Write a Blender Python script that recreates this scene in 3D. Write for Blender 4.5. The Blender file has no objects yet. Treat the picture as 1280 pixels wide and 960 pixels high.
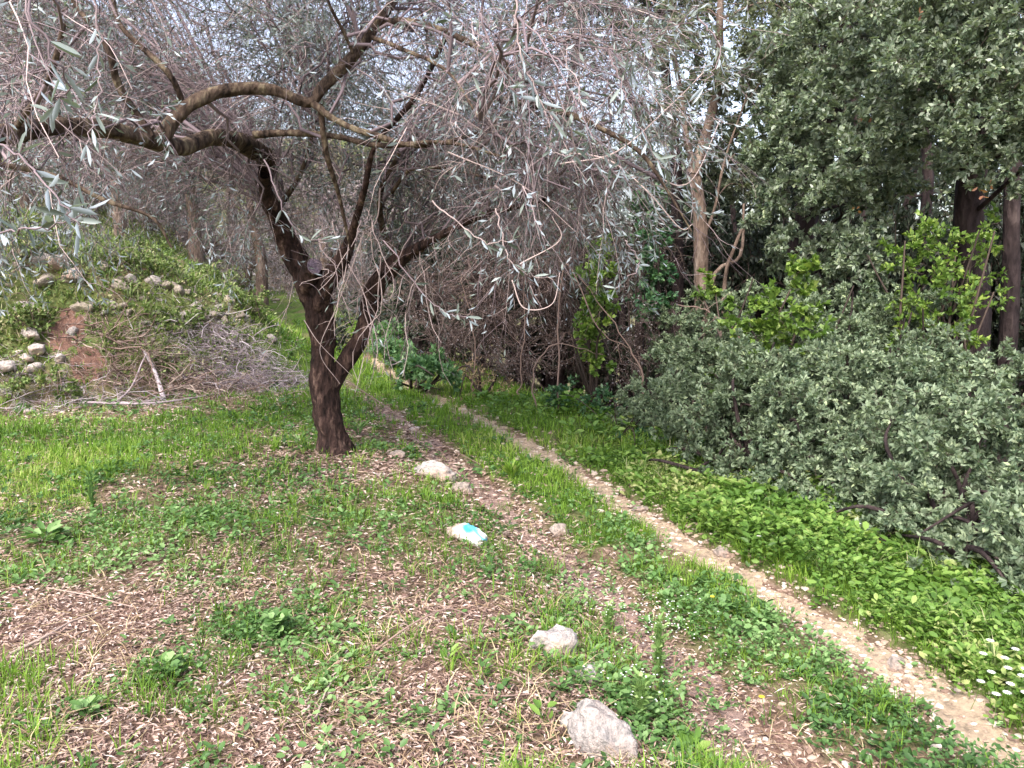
import bpy, math, numpy as np
from mathutils import Vector, noise
R = math.radians
F = 955.0; PITCH = R(9.0); CAMZ = 1.6          # focal length in pixels of the 1280 px frame, tilt, eye height

# ------------------------------------------------------------------ camera, sky, sun, exposure
scene = bpy.context.scene
COL = scene.collection
cd = bpy.data.cameras.new('camera'); cam = bpy.data.objects.new('camera', cd); COL.objects.link(cam)
cam.location = (0, 0, CAMZ); cam.rotation_euler = (R(90) - PITCH, 0, 0)
cd.sensor_width = 36; cd.lens = 36 * F / 1280; cd.clip_start = .02; cd.clip_end = 5000
scene.camera = cam
SUN_EL, SUN_AZ = R(52), R(205)                 # azimuth clockwise from +Y
w = bpy.data.worlds.new('World'); scene.world = w; w.use_nodes = True
nt = w.node_tree; bg = nt.nodes['Background']
sky = nt.nodes.new('ShaderNodeTexSky'); sky.sky_type = 'NISHITA'; sky.sun_disc = False
sky.sun_elevation = SUN_EL; sky.sun_rotation = SUN_AZ; sky.air_density = 1.0; sky.dust_density = 4.0; sky.ozone_density = 1.0
hs = nt.nodes.new('ShaderNodeHueSaturation'); hs.inputs['Saturation'].default_value = .70; hs.inputs['Hue'].default_value = .515
nt.links.new(sky.outputs[0], hs.inputs['Color']); nt.links.new(hs.outputs[0], bg.inputs[0])
bg.inputs[1].default_value = .14
ld = bpy.data.lights.new('sun', 'SUN'); ld.energy = 1.5; ld.angle = R(20); ld.color = (1, .95, .88)
sun = bpy.data.objects.new('sun', ld); COL.objects.link(sun)
sdir = Vector((math.sin(SUN_AZ) * math.cos(SUN_EL), math.cos(SUN_AZ) * math.cos(SUN_EL), math.sin(SUN_EL)))
sun.rotation_euler = sdir.to_track_quat('Z', 'Y').to_euler()
scene.view_settings.view_transform = 'Standard'; scene.view_settings.look = 'None'
scene.view_settings.exposure = 1.85; scene.view_settings.gamma = 1
scene.render.engine = 'CYCLES'
cy = scene.cycles; cy.max_bounces = 5; cy.diffuse_bounces = 3; cy.glossy_bounces = 2; cy.transmission_bounces = 3; cy.transparent_max_bounces = 4
cy.caustics_reflective = cy.caustics_refractive = False

# ------------------------------------------------------------------ maths helpers
rng = np.random.default_rng(7)
def U(a, b, n=None): return rng.uniform(a, b, n)
def norm(v): return v / np.maximum(np.linalg.norm(v, axis=-1, keepdims=True), 1e-9)
def hsh(i, j, s): return np.modf(np.abs(np.sin(i * 127.1 + j * 311.7 + s * 74.7) * 43758.5453))[0]
def vn(x, y, s=0):
    x = np.asarray(x, float); y = np.asarray(y, float)
    i = np.floor(x); j = np.floor(y); u = x - i; v = y - j; u = u * u * (3 - 2 * u); v = v * v * (3 - 2 * v)
    a = hsh(i, j, s); b = hsh(i + 1, j, s); c = hsh(i, j + 1, s); d = hsh(i + 1, j + 1, s)
    return (a + (b - a) * u) * (1 - v) + (c + (d - c) * u) * v
def fbm(x, y, s=0, o=4):
    r = 0; a = .5
    for k in range(o): r = r + a * vn(x * 2 ** k, y * 2 ** k, s + k * 3); a *= .5
    return r / (1 - .5 ** o)
def sst(a, b, x): t = np.clip((x - a) / (b - a), 0, 1); return t * t * (3 - 2 * t)
def ray(px, py):
    u = (px - 640) / F; v = (480 - py) / F
    return np.array([u, math.cos(PITCH) + v * math.sin(PITCH), -math.sin(PITCH) + v * math.cos(PITCH)])
def P(px, py, Y): r = ray(px, py); return np.array([0, 0, CAMZ]) + r * (Y / r[1])
def flat(px, py): r = ray(px, py); return np.array([0, 0, CAMZ]) + r * (CAMZ / -r[2])
# centre of the pale right-hand wheel rut, walked from the camera uphill
tpts = [flat(*q)[:2] for q in [(1280, 948), (1180, 868), (1080, 803), (975, 738), (850, 668), (760, 607), (650, 548), (560, 500), (515, 480)]]
tpts = [(3.6, .4)] + [tuple(q) for q in tpts] + [(-2.3, 12.3), (-3.3, 15), (-5.2, 19), (-8, 24), (-12, 30)]
TX = np.array([q[0] for q in tpts]); TY = np.array([q[1] for q in tpts])
def sx(x, y): return x - np.interp(y, TY, TX)            # metres right of the rut
def ground_h(x, y):
    x = np.asarray(x, float); y = np.asarray(y, float)
    s = sx(x, y)
    z = .05 * (fbm(x * .8, y * .8, 1) - .5) + .03 * (fbm(x * 5, y * 5, 2) - .5)
    nearw = sst(30, 12, y)
    z = z - .055 * np.exp(-(s / .17) ** 2) * nearw - .05 * np.exp(-((s + .87) / .2) ** 2) * nearw
    z = z + .10 * sst(-1.05, -1.5, s) * sst(8, 5, y)
    # the ground falls away to the right of the track
    q = np.maximum(s - 1.0, 0)
    z = z - .30 * q * sst(0, 1.2, q) * sst(42, 14, q) - 13 * sst(14, 42, q)
    # gentle rise up the track, hillside behind to the left
    z = z + .055 * np.maximum(y - 11, 0) * sst(6, 0, s) * sst(40, 24, y) + .055 * 20 * sst(24, 40, y) * sst(6, 0, s)
    z = z + .20 * np.maximum(y - 20, 0) * sst(3, -8, s) * sst(300, 90, y)
    # rough bank on the left
    d = ((x + 5.5) * -.45 + (y - 8.2) * .893)
    t = (x + 5.5) * .893 + (y - 8.2) * .45
    d = d + .5 * (fbm(x * .6, y * .6, 9) - .5)
    H = np.interp(t, [-8, -.4, 1.9, 2.9, 3.5, 4.3], [2.3, 2.0, 1.42, .9, .4, 0])
    lump = .22 * (fbm(x * 1.6, y * 1.6, 5) - .5) + .14 * (fbm(x * 4, y * 4, 6) - .5)
    b = sst(0, 1.9, d)
    z = z + H * b + lump * sst(0, .5, d) * sst(4, 2.5, t) * 1.4 + .07 * np.clip(d - 1.9, 0, 12) * sst(4, 1, t)
    return z
def G(px, py, lift=0):
    r = ray(px, py); o = np.array([0, 0, CAMZ]); t = .8
    ts = .8 * 1.02 ** np.arange(330); q = o + ts[:, None] * r; hit = np.nonzero(q[:, 2] <= ground_h(q[:, 0], q[:, 1]))[0]
    hi = ts[hit[0]] if len(hit) else ts[-1]; lo = hi / 1.02
    tt = np.linspace(lo, hi, 40); q = o + tt[:, None] * r; hit = np.nonzero(q[:, 2] <= ground_h(q[:, 0], q[:, 1]))[0]; p = q[hit[0] if len(hit) else -1]
    return np.array([p[0], p[1], float(ground_h(p[0], p[1])) + lift])
def gz(x, y, lift=0): return np.array([x, y, float(ground_h(x, y)) + lift])
def spline(pts, n):
    pts = np.array(pts, float); m = len(pts); e = np.vstack([2 * pts[0] - pts[1], pts, 2 * pts[-1] - pts[-2]])
    t = np.linspace(0, m - 1 - 1e-9, n); i = t.astype(int); f = (t - i)[:, None]
    a, b, c, d = e[i], e[i + 1], e[i + 2], e[i + 3]
    return .5 * (2 * b + (c - a) * f + (2 * a - 5 * b + 4 * c - d) * f * f + (3 * b - a - 3 * c + d) * f ** 3)

# ------------------------------------------------------------------ mesh builder
class MB:
    def __init__(s): s.V = []; s.T = []; s.Fs = []; s.M = []; s.n = 0
    def add(s, V, Fc, tint=None, mat=0):
        V = np.asarray(V, float).reshape(-1, 3); Fc = np.asarray(Fc, int)
        if len(V) == 0: return
        s.V.append(V); s.T.append(np.zeros(len(V)) if tint is None else np.broadcast_to(tint, (len(V),)))
        s.Fs.append(Fc + s.n); s.M.append(np.full(len(Fc), mat)); s.n += len(V)
    def build(s, name, mats, parent=None, smooth=True, origin=None):
        V = np.concatenate(s.V)
        if origin is None: origin = np.array(parent.location) if parent is not None else np.zeros(3)
        V = V - np.asarray(origin)
        me = bpy.data.meshes.new(name)
        loops = np.concatenate([f.ravel() for f in s.Fs]); tot = np.concatenate([np.full(len(f), f.shape[1]) for f in s.Fs])
        me.vertices.add(len(V)); me.vertices.foreach_set('co', V.ravel().astype(np.float32))
        me.loops.add(len(loops)); me.loops.foreach_set('vertex_index', loops.astype(np.int32))
        me.polygons.add(len(tot)); st = np.concatenate([[0], np.cumsum(tot)[:-1]])
        me.polygons.foreach_set('loop_start', st.astype(np.int32)); me.polygons.foreach_set('loop_total', tot.astype(np.int32))
        me.polygons.foreach_set('material_index', np.concatenate(s.M).astype(np.int32))
        me.polygons.foreach_set('use_smooth', np.full(len(tot), smooth))
        a = me.attributes.new('tint', 'FLOAT', 'POINT'); a.data.foreach_set('value', np.concatenate(s.T).astype(np.float32))
        me.update(calc_edges=True)
        for m in (mats if isinstance(mats, (list, tuple)) else [mats]): me.materials.append(m)
        o = bpy.data.objects.new(name, me); COL.objects.link(o)
        if parent is not None: o.parent = parent
        else: o.location = origin
        return o
def frames(Pp):
    T = norm(np.gradient(Pp, axis=1)); ref = np.where(np.abs(T[..., 2:3]) > .9, [1., 0, 0], [0, 0, 1.])
    A = norm(np.cross(T, ref)); return T, A, np.cross(T, A)
def tubes(mb, Pp, Rr, sides=3, tint=None, mat=0, rough=0, cap=False):
    Pp = np.asarray(Pp, float)
    if Pp.ndim == 2: Pp = Pp[None]
    Rr = np.broadcast_to(np.asarray(Rr, float), Pp.shape[:2]); n, k, _ = Pp.shape
    T, A, B = frames(Pp)
    if n == 1:                                # parallel transport for big limbs
        a = A[0, 0]
        for i in range(k): a = a - T[0, i] * a.dot(T[0, i]); a = a / np.linalg.norm(a); A[0, i] = a; B[0, i] = np.cross(T[0, i], a)
    an = np.arange(sides) * 2 * np.pi / sides
    rr = Rr[:, :, None] * np.ones(sides)
    if rough:
        kk = np.arange(k)[None, :, None]; c_ = (np.cos(an) * 2 + 7); s_ = (np.sin(an) * 2 + 7)
        rr = rr * (1 + rough * (vn(c_ + kk * .21, s_ - kk * .13, 3) - .5) * 2 + rough * .7 * (vn(c_ * 2.3 + kk * .5, s_ * 2.3 + kk * .4, 8) - .5))
    V = Pp[:, :, None] + rr[..., None] * (np.cos(an)[:, None] * A[:, :, None] + np.sin(an)[:, None] * B[:, :, None])
    i = np.arange(n)[:, None, None] * k * sides; j = np.arange(k - 1)[None, :, None] * sides; c = np.arange(sides)[None, None]; c2 = (c + 1) % sides
    Fc = np.stack([i + j + c, i + j + c2, i + j + sides + c2, i + j + sides + c], -1).reshape(-1, 4)
    if tint is not None: tint = np.repeat(np.asarray(tint), k * sides)
    mb.add(V, Fc, tint, mat)
    if cap:
        last = mb.V[-1][-sides:]; cc = last.mean(0); fc = [(sides, q, (q + 1) % sides) for q in range(sides)]
        mb.add(np.vstack([last, cc + .2 * (Pp[0, -1] - Pp[0, -2])]), fc, None, cap if cap is not True else mat)
def grow(start, d, L, k=5, wander=.25, grav=0.):
    n = len(start); d = norm(d); pts = [start]; st = (np.asarray(L) / (k - 1)).reshape(-1, 1)
    for _ in range(k - 1):
        d = norm(d + rng.normal(0, wander, (n, 3)) + np.array([0, 0, -1.]) * grav); pts.append(pts[-1] + d * st)
    return np.stack(pts, 1)
def sample(Pp, t):
    """points at parameter t (n,m) along polylines (n,k,3) -> pos (n,m,3), tangent"""
    k = Pp.shape[1]; x = np.clip(t, 0, .9999) * (k - 1); i = x.astype(int); f = (x - i)[..., None]; r = np.arange(len(Pp))[:, None]
    a = Pp[r, i]; b = Pp[r, i + 1]; return a + (b - a) * f, norm(b - a)
def rand_dir(n): return norm(rng.normal(0, 1, (n, 3)))
def leaves(mb, C, D, N, L, W, tint, mat=0, bend=0.):
    """one rhombic leaf per row, folded slightly along the midrib"""
    D = norm(D); S = norm(np.cross(D, N)); N = np.cross(S, D); n = len(C)
    L = np.asarray(L).reshape(-1, 1) * np.ones((n, 1)); W = np.asarray(W).reshape(-1, 1) * np.ones((n, 1))
    m = C + D * L * .5
    V = np.stack([C, m + S * W * .5 + N * W * .15, C + D * L - N * L * bend, m - S * W * .5 + N * W * .15], 1)
    mb.add(V, np.arange(4 * n).reshape(n, 4), np.repeat(tint, 4), mat)
def leaves6(mb, C, D, N, L, W, tint, mat=0, bend=.1):
    """rounder leaf with six outline points, for plants near the camera"""
    D = norm(D); S = norm(np.cross(D, N)); N = np.cross(S, D); n = len(C)
    L = np.asarray(L).reshape(-1, 1) * np.ones((n, 1)); W = np.asarray(W).reshape(-1, 1) * np.ones((n, 1))
    a = C + D * L * .3; b = C + D * L * .72 - N * L * bend * .5
    V = np.stack([C, a + S * W * .42 + N * W * .12, b + S * W * .46 + N * W * .1, C + D * L - N * L * bend, b - S * W * .46 + N * W * .1, a - S * W * .42 + N * W * .12], 1)
    i = np.arange(n)[:, None] * 6
    Fc = np.stack([i + [0, 1, 2, 3], i + [0, 3, 4, 5]], 1).reshape(-1, 4)
    mb.add(V, Fc, np.repeat(tint, 6), mat)
def blades(mb, C, H, L, W, bend, tint, mat=0):
    """grass blades: C base, H horizontal heading (n,3)"""
    n = len(C); S = np.stack([-H[:, 1], H[:, 0], 0 * H[:, 0]], 1); up = np.array([0, 0, 1.]); V = []
    L = L[:, None]; W = W[:, None]; bend = bend[:, None]
    for t, wf in ((0, .8), (.45, 1), (.8, .6)):
        c = C + up * L * (t - .45 * bend * t * t) + H * L * bend * t * t
        V += [c - S * W * wf * .5, c + S * W * wf * .5]
    V.append(C + up * L * (1 - .5 * bend) + H * L * bend)
    V = np.stack(V, 1); i = np.arange(n)[:, None] * 7
    Q = np.concatenate([i + [0, 1, 3, 2], i + [2, 3, 5, 4]]); mb.add(V, Q, np.repeat(tint, 7), mat)
    base = mb.n - 7 * n; T = (i + [4, 5, 6]) + base
    mb.Fs.append(T); mb.M.append(np.full(n, mat))

def tag(o, label=None, cat=None, group=None, kind=None):
    if label: o['label'] = label
    if cat: o['category'] = cat
    if group: o['group'] = group
    if kind: o['kind'] = kind
    return o
def empty(name, loc, label, cat, group=None):
    o = bpy.data.objects.new(name, None); COL.objects.link(o); o.location = loc; o.empty_display_size = .1
    return tag(o, label, cat, group)
def dup(root, loc, rz=0, s=1, label=None, group=None, tilt=(0, 0), sz=None):
    r = root.copy(); COL.objects.link(r); r.location = loc; r.rotation_euler = (tilt[0], tilt[1], rz); r.scale = (s, s, s if sz is None else sz)
    if label: r['label'] = label
    if group: r['group'] = group
    for ch in list(root.children):
        c = ch.copy(); COL.objects.link(c); c.parent = r
    return r

# ------------------------------------------------------------------ materials
def M_(name):
    m = bpy.data.materials.new(name); m.use_nodes = True; n = m.node_tree; b = n.nodes['Principled BSDF']; return m, n, b
def nd(n, t, **kw):
    x = n.nodes.new(t)
    for k, v in kw.items(): setattr(x, k, v)
    return x
def ramp(n, fac, stops):
    r = nd(n, 'ShaderNodeValToRGB'); e = r.color_ramp.elements
    while len(e) < len(stops): e.new(.5)
    for q, (p, c) in zip(e, stops): q.position = p; q.color = (*c, 1)
    n.links.new(fac, r.inputs[0]); return r.outputs[0]
def noise_(n, sc, det=5, coord='Object', rough=.6, vec=None):
    t = nd(n, 'ShaderNodeTexNoise'); t.inputs['Scale'].default_value = sc; t.inputs['Detail'].default_value = det; t.inputs['Roughness'].default_value = rough
    if vec is None: c = nd(n, 'ShaderNodeTexCoord'); vec = c.outputs[coord]
    n.links.new(vec, t.inputs['Vector']); return t.outputs[0]
def mixc(n, f, a, b, mode='MIX'):
    x = nd(n, 'ShaderNodeMix', data_type='RGBA', blend_type=mode)
    for s, v in ((x.inputs[0], f), (x.inputs[6], a), (x.inputs[7], b)):
        if isinstance(v, (float, int)): s.default_value = v
        elif isinstance(v, tuple): s.default_value = (*v, 1)
        else: n.links.new(v, s)
    return x.outputs[2]
def bump(n, b, h, st=.5, d=.02):
    x = nd(n, 'ShaderNodeBump'); x.inputs['Strength'].default_value = st; x.inputs['Distance'].default_value = d
    n.links.new(h, x.inputs['Height']); n.links.new(x.outputs[0], b.inputs['Normal'])
def leaf_mat(name, stops, back=None, rough=.5, tr=.3, spec=.3):
    m, n, b = M_(name); a = nd(n, 'ShaderNodeAttribute', attribute_name='tint')
    c = ramp(n, a.outputs['Fac'], stops)
    if back:
        g = nd(n, 'ShaderNodeNewGeometry'); c = mixc(n, g.outputs['Backfacing'], c, back)
    n.links.new(c, b.inputs['Base Color']); b.inputs['Roughness'].default_value = rough; b.inputs['Specular IOR Level'].default_value = spec
    t = nd(n, 'ShaderNodeBsdfTranslucent'); c2 = mixc(n, 1.0, c, (1.0, 1.15, .55), 'MULTIPLY'); n.links.new(c2, t.inputs[0])
    mx = nd(n, 'ShaderNodeMixShader'); mx.inputs[0].default_value = tr
    n.links.new(b.outputs[0], mx.inputs[1]); n.links.new(t.outputs[0], mx.inputs[2])
    n.links.new(mx.outputs[0], n.nodes['Material Output'].inputs[0]); return m
def bark_mat(name, stops, sc=14, st=.8, stretch=.35):
    m, n, b = M_(name); c = nd(n, 'ShaderNodeTexCoord'); mp = nd(n, 'ShaderNodeMapping'); mp.inputs['Scale'].default_value = (1, 1, stretch)
    n.links.new(c.outputs['Object'], mp.inputs[0]); f = noise_(n, sc, 8, vec=mp.outputs[0], rough=.7)
    n.links.new(ramp(n, f, stops), b.inputs['Base Color']); b.inputs['Roughness'].default_value = .95; b.inputs['Specular IOR Level'].default_value = .15
    v = nd(n, 'ShaderNodeTexVoronoi'); v.inputs['Scale'].default_value = sc * 2.2; n.links.new(mp.outputs[0], v.inputs['Vector'])
    ad = nd(n, 'ShaderNodeMath', operation='ADD'); n.links.new(f, ad.inputs[0]); n.links.new(v.outputs[0], ad.inputs[1])
    bump(n, b, ad.outputs[0], st, .03); return m
def twig_mat(name, stops):
    m, n, b = M_(name); a = nd(n, 'ShaderNodeAttribute', attribute_name='tint')
    n.links.new(ramp(n, a.outputs['Fac'], stops), b.inputs['Base Color']); b.inputs['Roughness'].default_value = .8; b.inputs['Specular IOR Level'].default_value = .2; return m
def rock_mat(name, c1, c2, c3, sc=9):
    m, n, b = M_(name); f = noise_(n, sc, 9, rough=.7); g = noise_(n, sc * .35, 4)
    c = mixc(n, ramp(n, g, [(.42, (0, 0, 0)), (.62, (1, 1, 1))]), ramp(n, f, [(.3, c1), (.6, c2)]), c3)
    dk = noise_(n, sc * 3, 6); c = mixc(n, ramp(n, dk, [(.36, (1, 1, 1)), (.5, (0, 0, 0))]), c, tuple(q * .45 for q in c2))
    n.links.new(c, b.inputs['Base Color']); b.inputs['Roughness'].default_value = .9; bump(n, b, dk, 1.0, .03); return m
MAT = {}
MAT['olive_bark'] = bark_mat('olive_bark', [(.35, (.010, .007, .007)), (.54, (.048, .028, .024)), (.72, (.19, .125, .10))], 16)
MAT['limb_bark'] = bark_mat('limb_bark', [(.36, (.014, .010, .009)), (.52, (.085, .058, .044)), (.68, (.22, .18, .12))], 14)
MAT['cut_wood'] = rock_mat('cut_wood', (.10, .075, .10), (.16, .12, .17), (.20, .15, .15), 16)
MAT['dark_bark'] = bark_mat('dark_bark', [(.3, (.012, .009, .010)), (.55, (.045, .032, .032)), (.75, (.10, .075, .07))], 9)
MAT['grey_bark'] = bark_mat('grey_bark', [(.3, (.045, .03, .024)), (.5, (.14, .10, .08)), (.72, (.25, .20, .165))], 9)
MAT['twig'] = twig_mat('twig', [(0, (.075, .055, .062)), (.5, (.215, .165, .180)), (1, (.46, .36, .34))])
MAT['dark_twig'] = twig_mat('dark_twig', [(0, (.03, .022, .02)), (1, (.12, .085, .07))])
MAT['dry_twig'] = twig_mat('dry_twig', [(0, (.10, .065, .055)), (.6, (.24, .165, .14)), (1, (.42, .34, .29))])
MAT['brown_twig'] = twig_mat('brown_twig', [(0, (.035, .024, .022)), (.6, (.105, .072, .066)), (1, (.22, .165, .145))])
MAT['grey_twig'] = twig_mat('grey_twig', [(0, (.16, .12, .13)), (.6, (.34, .28, .30)), (1, (.60, .54, .56))])
MAT['olive_leaf'] = leaf_mat('olive_leaf', [(0, (.060, .080, .065)), (.5, (.15, .18, .16)), (1, (.26, .30, .29))], back=(.27, .31, .34), rough=.45, tr=.15, spec=.4)
MAT['far_olive_leaf'] = leaf_mat('far_olive_leaf', [(0, (.13, .115, .12)), (.6, (.25, .22, .235)), (1, (.36, .33, .35))], tr=.2)
MAT['oak_leaf'] = leaf_mat('oak_leaf', [(0, (.035, .060, .036)), (.45, (.115, .160, .095)), (.8, (.22, .27, .165)), (1, (.33, .37, .22))], back=(.24, .28, .21), rough=.42, tr=.2, spec=.5)
MAT['slim_leaf'] = leaf_mat('slim_leaf', [(0, (.05, .064, .038)), (.6, (.135, .155, .09)), (1, (.24, .26, .16))], back=(.22, .24, .17), rough=.45, tr=.25)
MAT['shrub_leaf'] = leaf_mat('shrub_leaf', [(0, (.028, .050, .026)), (.4, (.105, .150, .090)), (.8, (.225, .280, .170)), (1, (.33, .39, .22))], back=(.23, .285, .19), rough=.5, tr=.2, spec=.3)
MAT['bright_leaf'] = leaf_mat('bright_leaf', [(0, (.06, .12, .02)), (.6, (.15, .24, .05)), (1, (.30, .38, .09))], rough=.45, tr=.35)
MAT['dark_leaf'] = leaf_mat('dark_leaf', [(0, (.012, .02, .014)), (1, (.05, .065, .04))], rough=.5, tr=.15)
MAT['ivy_leaf'] = leaf_mat('ivy_leaf', [(0, (.02, .06, .03)), (.6, (.06, .14, .06)), (1, (.16, .26, .12))], rough=.4, tr=.25)
MAT['grass'] = leaf_mat('grass', [(0, (.05, .10, .015)), (.45, (.14, .26, .03)), (.8, (.24, .37, .05)), (1, (.45, .44, .18))], rough=.55, tr=.35)
MAT['herb'] = leaf_mat('herb', [(0, (.05, .11, .02)), (.5, (.115, .215, .040)), (.8, (.215, .325, .075)), (1, (.38, .40, .17))], rough=.45, tr=.35)
MAT['bluish_herb'] = leaf_mat('bluish_herb', [(0, (.04, .09, .025)), (.5, (.105, .205, .060)), (1, (.25, .37, .15))], rough=.45, tr=.3)
MAT['dry_grass'] = leaf_mat('dry_grass', [(0, (.16, .10, .07)), (.5, (.33, .23, .14)), (1, (.55, .45, .28))], rough=.7, tr=.2)
MAT['litter'] = leaf_mat('litter', [(0, (.05, .03, .025)), (.25, (.15, .09, .075)), (.5, (.35, .24, .195)), (.8, (.51, .40, .35)), (1, (.68, .60, .57))], rough=.75, tr=.05)
MAT['stone'] = rock_mat('stone', (.22, .18, .16), (.38, .32, .28), (.28, .19, .15), 8)
MAT['white_stone'] = rock_mat('white_stone', (.27, .235, .225), (.47, .43, .41), (.36, .26, .21), 7)
MAT['grey_stone'] = rock_mat('grey_stone', (.20, .17, .16), (.44, .40, .38), (.30, .24, .215), 12)
MAT['bank_stone'] = rock_mat('bank_stone', (.14, .11, .09), (.36, .30, .25), (.22, .19, .13), 10)
MAT['bank_weed'] = leaf_mat('bank_weed', [(0, (.05, .075, .025)), (.45, (.15, .215, .07)), (.75, (.26, .33, .12)), (1, (.45, .39, .25))], rough=.5, tr=.3)
MAT['pale_herb'] = leaf_mat('pale_herb', [(0, (.04, .10, .04)), (.5, (.12, .24, .10)), (1, (.30, .44, .22))], tr=.3)
MAT['pale_weed'] = leaf_mat('pale_weed', [(0, (.08, .15, .04)), (.5, (.20, .32, .10)), (1, (.36, .46, .20))], tr=.35)
MAT['petal'] = leaf_mat('petal', [(0, (.75, .75, .72)), (1, (.85, .85, .85))], tr=.2)
MAT['yellow'] = leaf_mat('yellow', [(0, (.7, .5, .02)), (1, (.8, .65, .05))], tr=.1)

# ground: soil, litter stain, thin moss; the green share follows where plants grow (vertex attribute tint)
m, n, b = M_('ground'); MAT['ground'] = m
f1 = noise_(n, 22, 10, rough=.75); f2 = noise_(n, 1.3, 5); f3 = noise_(n, 90, 4)
soil = ramp(n, f1, [(.32, (.06, .035, .028)), (.5, (.17, .105, .082)), (.68, (.32, .23, .19))])
soil = mixc(n, ramp(n, f2, [(.5, (0, 0, 0)), (.62, (1, 1, 1))]), soil, ramp(n, f3, [(.35, (.12, .07, .055)), (.65, (.30, .19, .15))]))
grn = ramp(n, f1, [(.3, (.03, .055, .012)), (.55, (.08, .14, .025)), (.75, (.16, .22, .06))])
a = nd(n, 'ShaderNodeAttribute', attribute_name='tint')
n.links.new(mixc(n, a.outputs['Fac'], soil, grn), b.inputs['Base Color']); b.inputs['Roughness'].default_value = .95; b.inputs['Specular IOR Level'].default_value = .1
bump(n, b, f1, .8, .03)
def dirt(name, c):
    m, n, b = M_(name); f = noise_(n, 14, 10, rough=.75); v = nd(n, 'ShaderNodeTexVoronoi'); v.inputs['Scale'].default_value = 45
    co = nd(n, 'ShaderNodeTexCoord'); n.links.new(co.outputs['Object'], v.inputs[0])
    cc = ramp(n, f, [(.34, tuple(q * .38 for q in c)), (.5, c), (.64, tuple(min(1, q * 1.4) for q in c))])
    cc = mixc(n, ramp(n, v.outputs[0], [(.1, (1, 1, 1)), (.5, (0, 0, 0))]), cc, tuple(q * 1.2 for q in c))
    n.links.new(cc, b.inputs[0]); b.inputs['Roughness'].default_value = .95; bump(n, b, f, .9, .04); return m
MAT['pale_dirt'] = dirt('pale_dirt', (.38, .285, .20)); MAT['pink_dirt'] = dirt('pink_dirt', (.26, .175, .15)); MAT['red_soil'] = dirt('red_soil', (.15, .078, .058))

# ------------------------------------------------------------------ density of what grows where (world-space blobs)
def blobs(lst): return [(*G(px, py)[:2], rx, ry, wt) for px, py, rx, ry, wt in lst]
GRASS = blobs([(60, 590, 1.1, .9, 1.1), (190, 560, 1.3, .8, 1.1), (330, 525, 1.2, .9, 1.0), (440, 520, .6, 1.2, .7), (0, 640, .7, .5, .7), (60, 540, 1.5, .8, .8), (240, 535, 1.2, .6, .8),
               (480, 640, .55, .5, .8), (400, 640, .5, .35, .6), (540, 625, .35, .3, .9), (630, 645, .22, .4, .9), (690, 720, .18, .3, .9), (740, 760, .15, .25, .8), (560, 690, .4, .3, .5),
               (640, 610, .15, .5, .5), (30, 850, .25, .25, .5), (480, 800, .2, .15, .25), (360, 700, .4, .3, .35)])
HERB = blobs([(90, 660, .8, .35, 1.), (230, 650, .7, .4, .9), (300, 600, .8, .4, .7), (200, 600, .9, .3, .6), (330, 790, .32, .22, 1.), (210, 840, .16, .13, 1.1), (250, 730, .28, .16, .9), (380, 780, .25, .15, .8),
              (440, 880, .22, .15, .4), (830, 800, .28, .4, .9), (770, 760, .18, .22, .6), (820, 900, .3, .3, 1.1), (880, 850, .35, .3, .7), (360, 640, .5, .3, .7), (30, 900, .2, .12, .4), (560, 640, .2, .2, .5), (110, 880, .12, .1, .6), (620, 880, .2, .12, .3), (340, 520, .8, .5, .7)])
def bl(B, x, y):
    r = 0
    for bx, by, rx, ry, wt in B: r = np.maximum(r, wt * np.exp(-(((x - bx) / rx) ** 2 + ((y - by) / ry) ** 2) * .9))
    return r
BARE = blobs([(110, 770, .55, .28, 1), (240, 745, .45, .2, 1), (60, 830, .3, .2, .9), (150, 940, .35, .2, .9), (330, 925, .3, .18, .8), (520, 940, .35, .2, .8), (620, 880, .22, .2, .8), (430, 600, .45, .45, 1), (470, 720, .4, .22, .8), (580, 770, .25, .3, .9), (540, 850, .3, .2, .8), (700, 700, .12, .4, .5), (300, 690, .3, .15, .5)])
def bare(x, y): return 1 - .88 * np.clip(bl(BARE, x, y) * 1.25, 0, 1)
def track(s): return np.maximum(np.exp(-(s / .115) ** 4), .8 * np.exp(-((s + .87) / .15) ** 4))
def grass_d(x, y):
    s = sx(x, y); nz = fbm(x * 2.2, y * 2.2, 21)
    mid = sst(-.78, -.6, s) * sst(-.04, -.15, s) * (.35 + .65 * sst(2.6, 4.5, y)) * np.where(y < 4.2, sst(.36, .5, fbm(x * 2.6, y * 2.6, 24)), 1)
    far = sst(6.5, 8.0, y) * sst(1.0, .5, s) * sst(-3.5, -1.5, s) * .9
    right = np.maximum(sst(.04, .14, s) * sst(1.8, .8, s) * sst(3.2, 5.5, y) * .9, sst(.07, .16, s) * sst(1.3, .9, s) * .6)
    left2 = sst(-1.0, -1.12, s) * sst(-1.7, -1.25, s) * .45
    low = .34 * sst(-1, -1.3, s) * bare(x, y)
    d = np.maximum.reduce([mid, far, right, left2 * (.3 + .7 * bare(x, y)), low + 0 * x, bl(GRASS, x, y)])
    d = d * sst(.30, .52, nz + .25 * (d - .3))
    return d * (1 - .97 * track(s + .09 * (fbm(x * 3, y * 3, 22) - .5)) * sst(.40, .50, fbm(x * 2.6, y * 2.6, 23) + .04 + .05 * sst(3, 5, y)))
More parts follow.
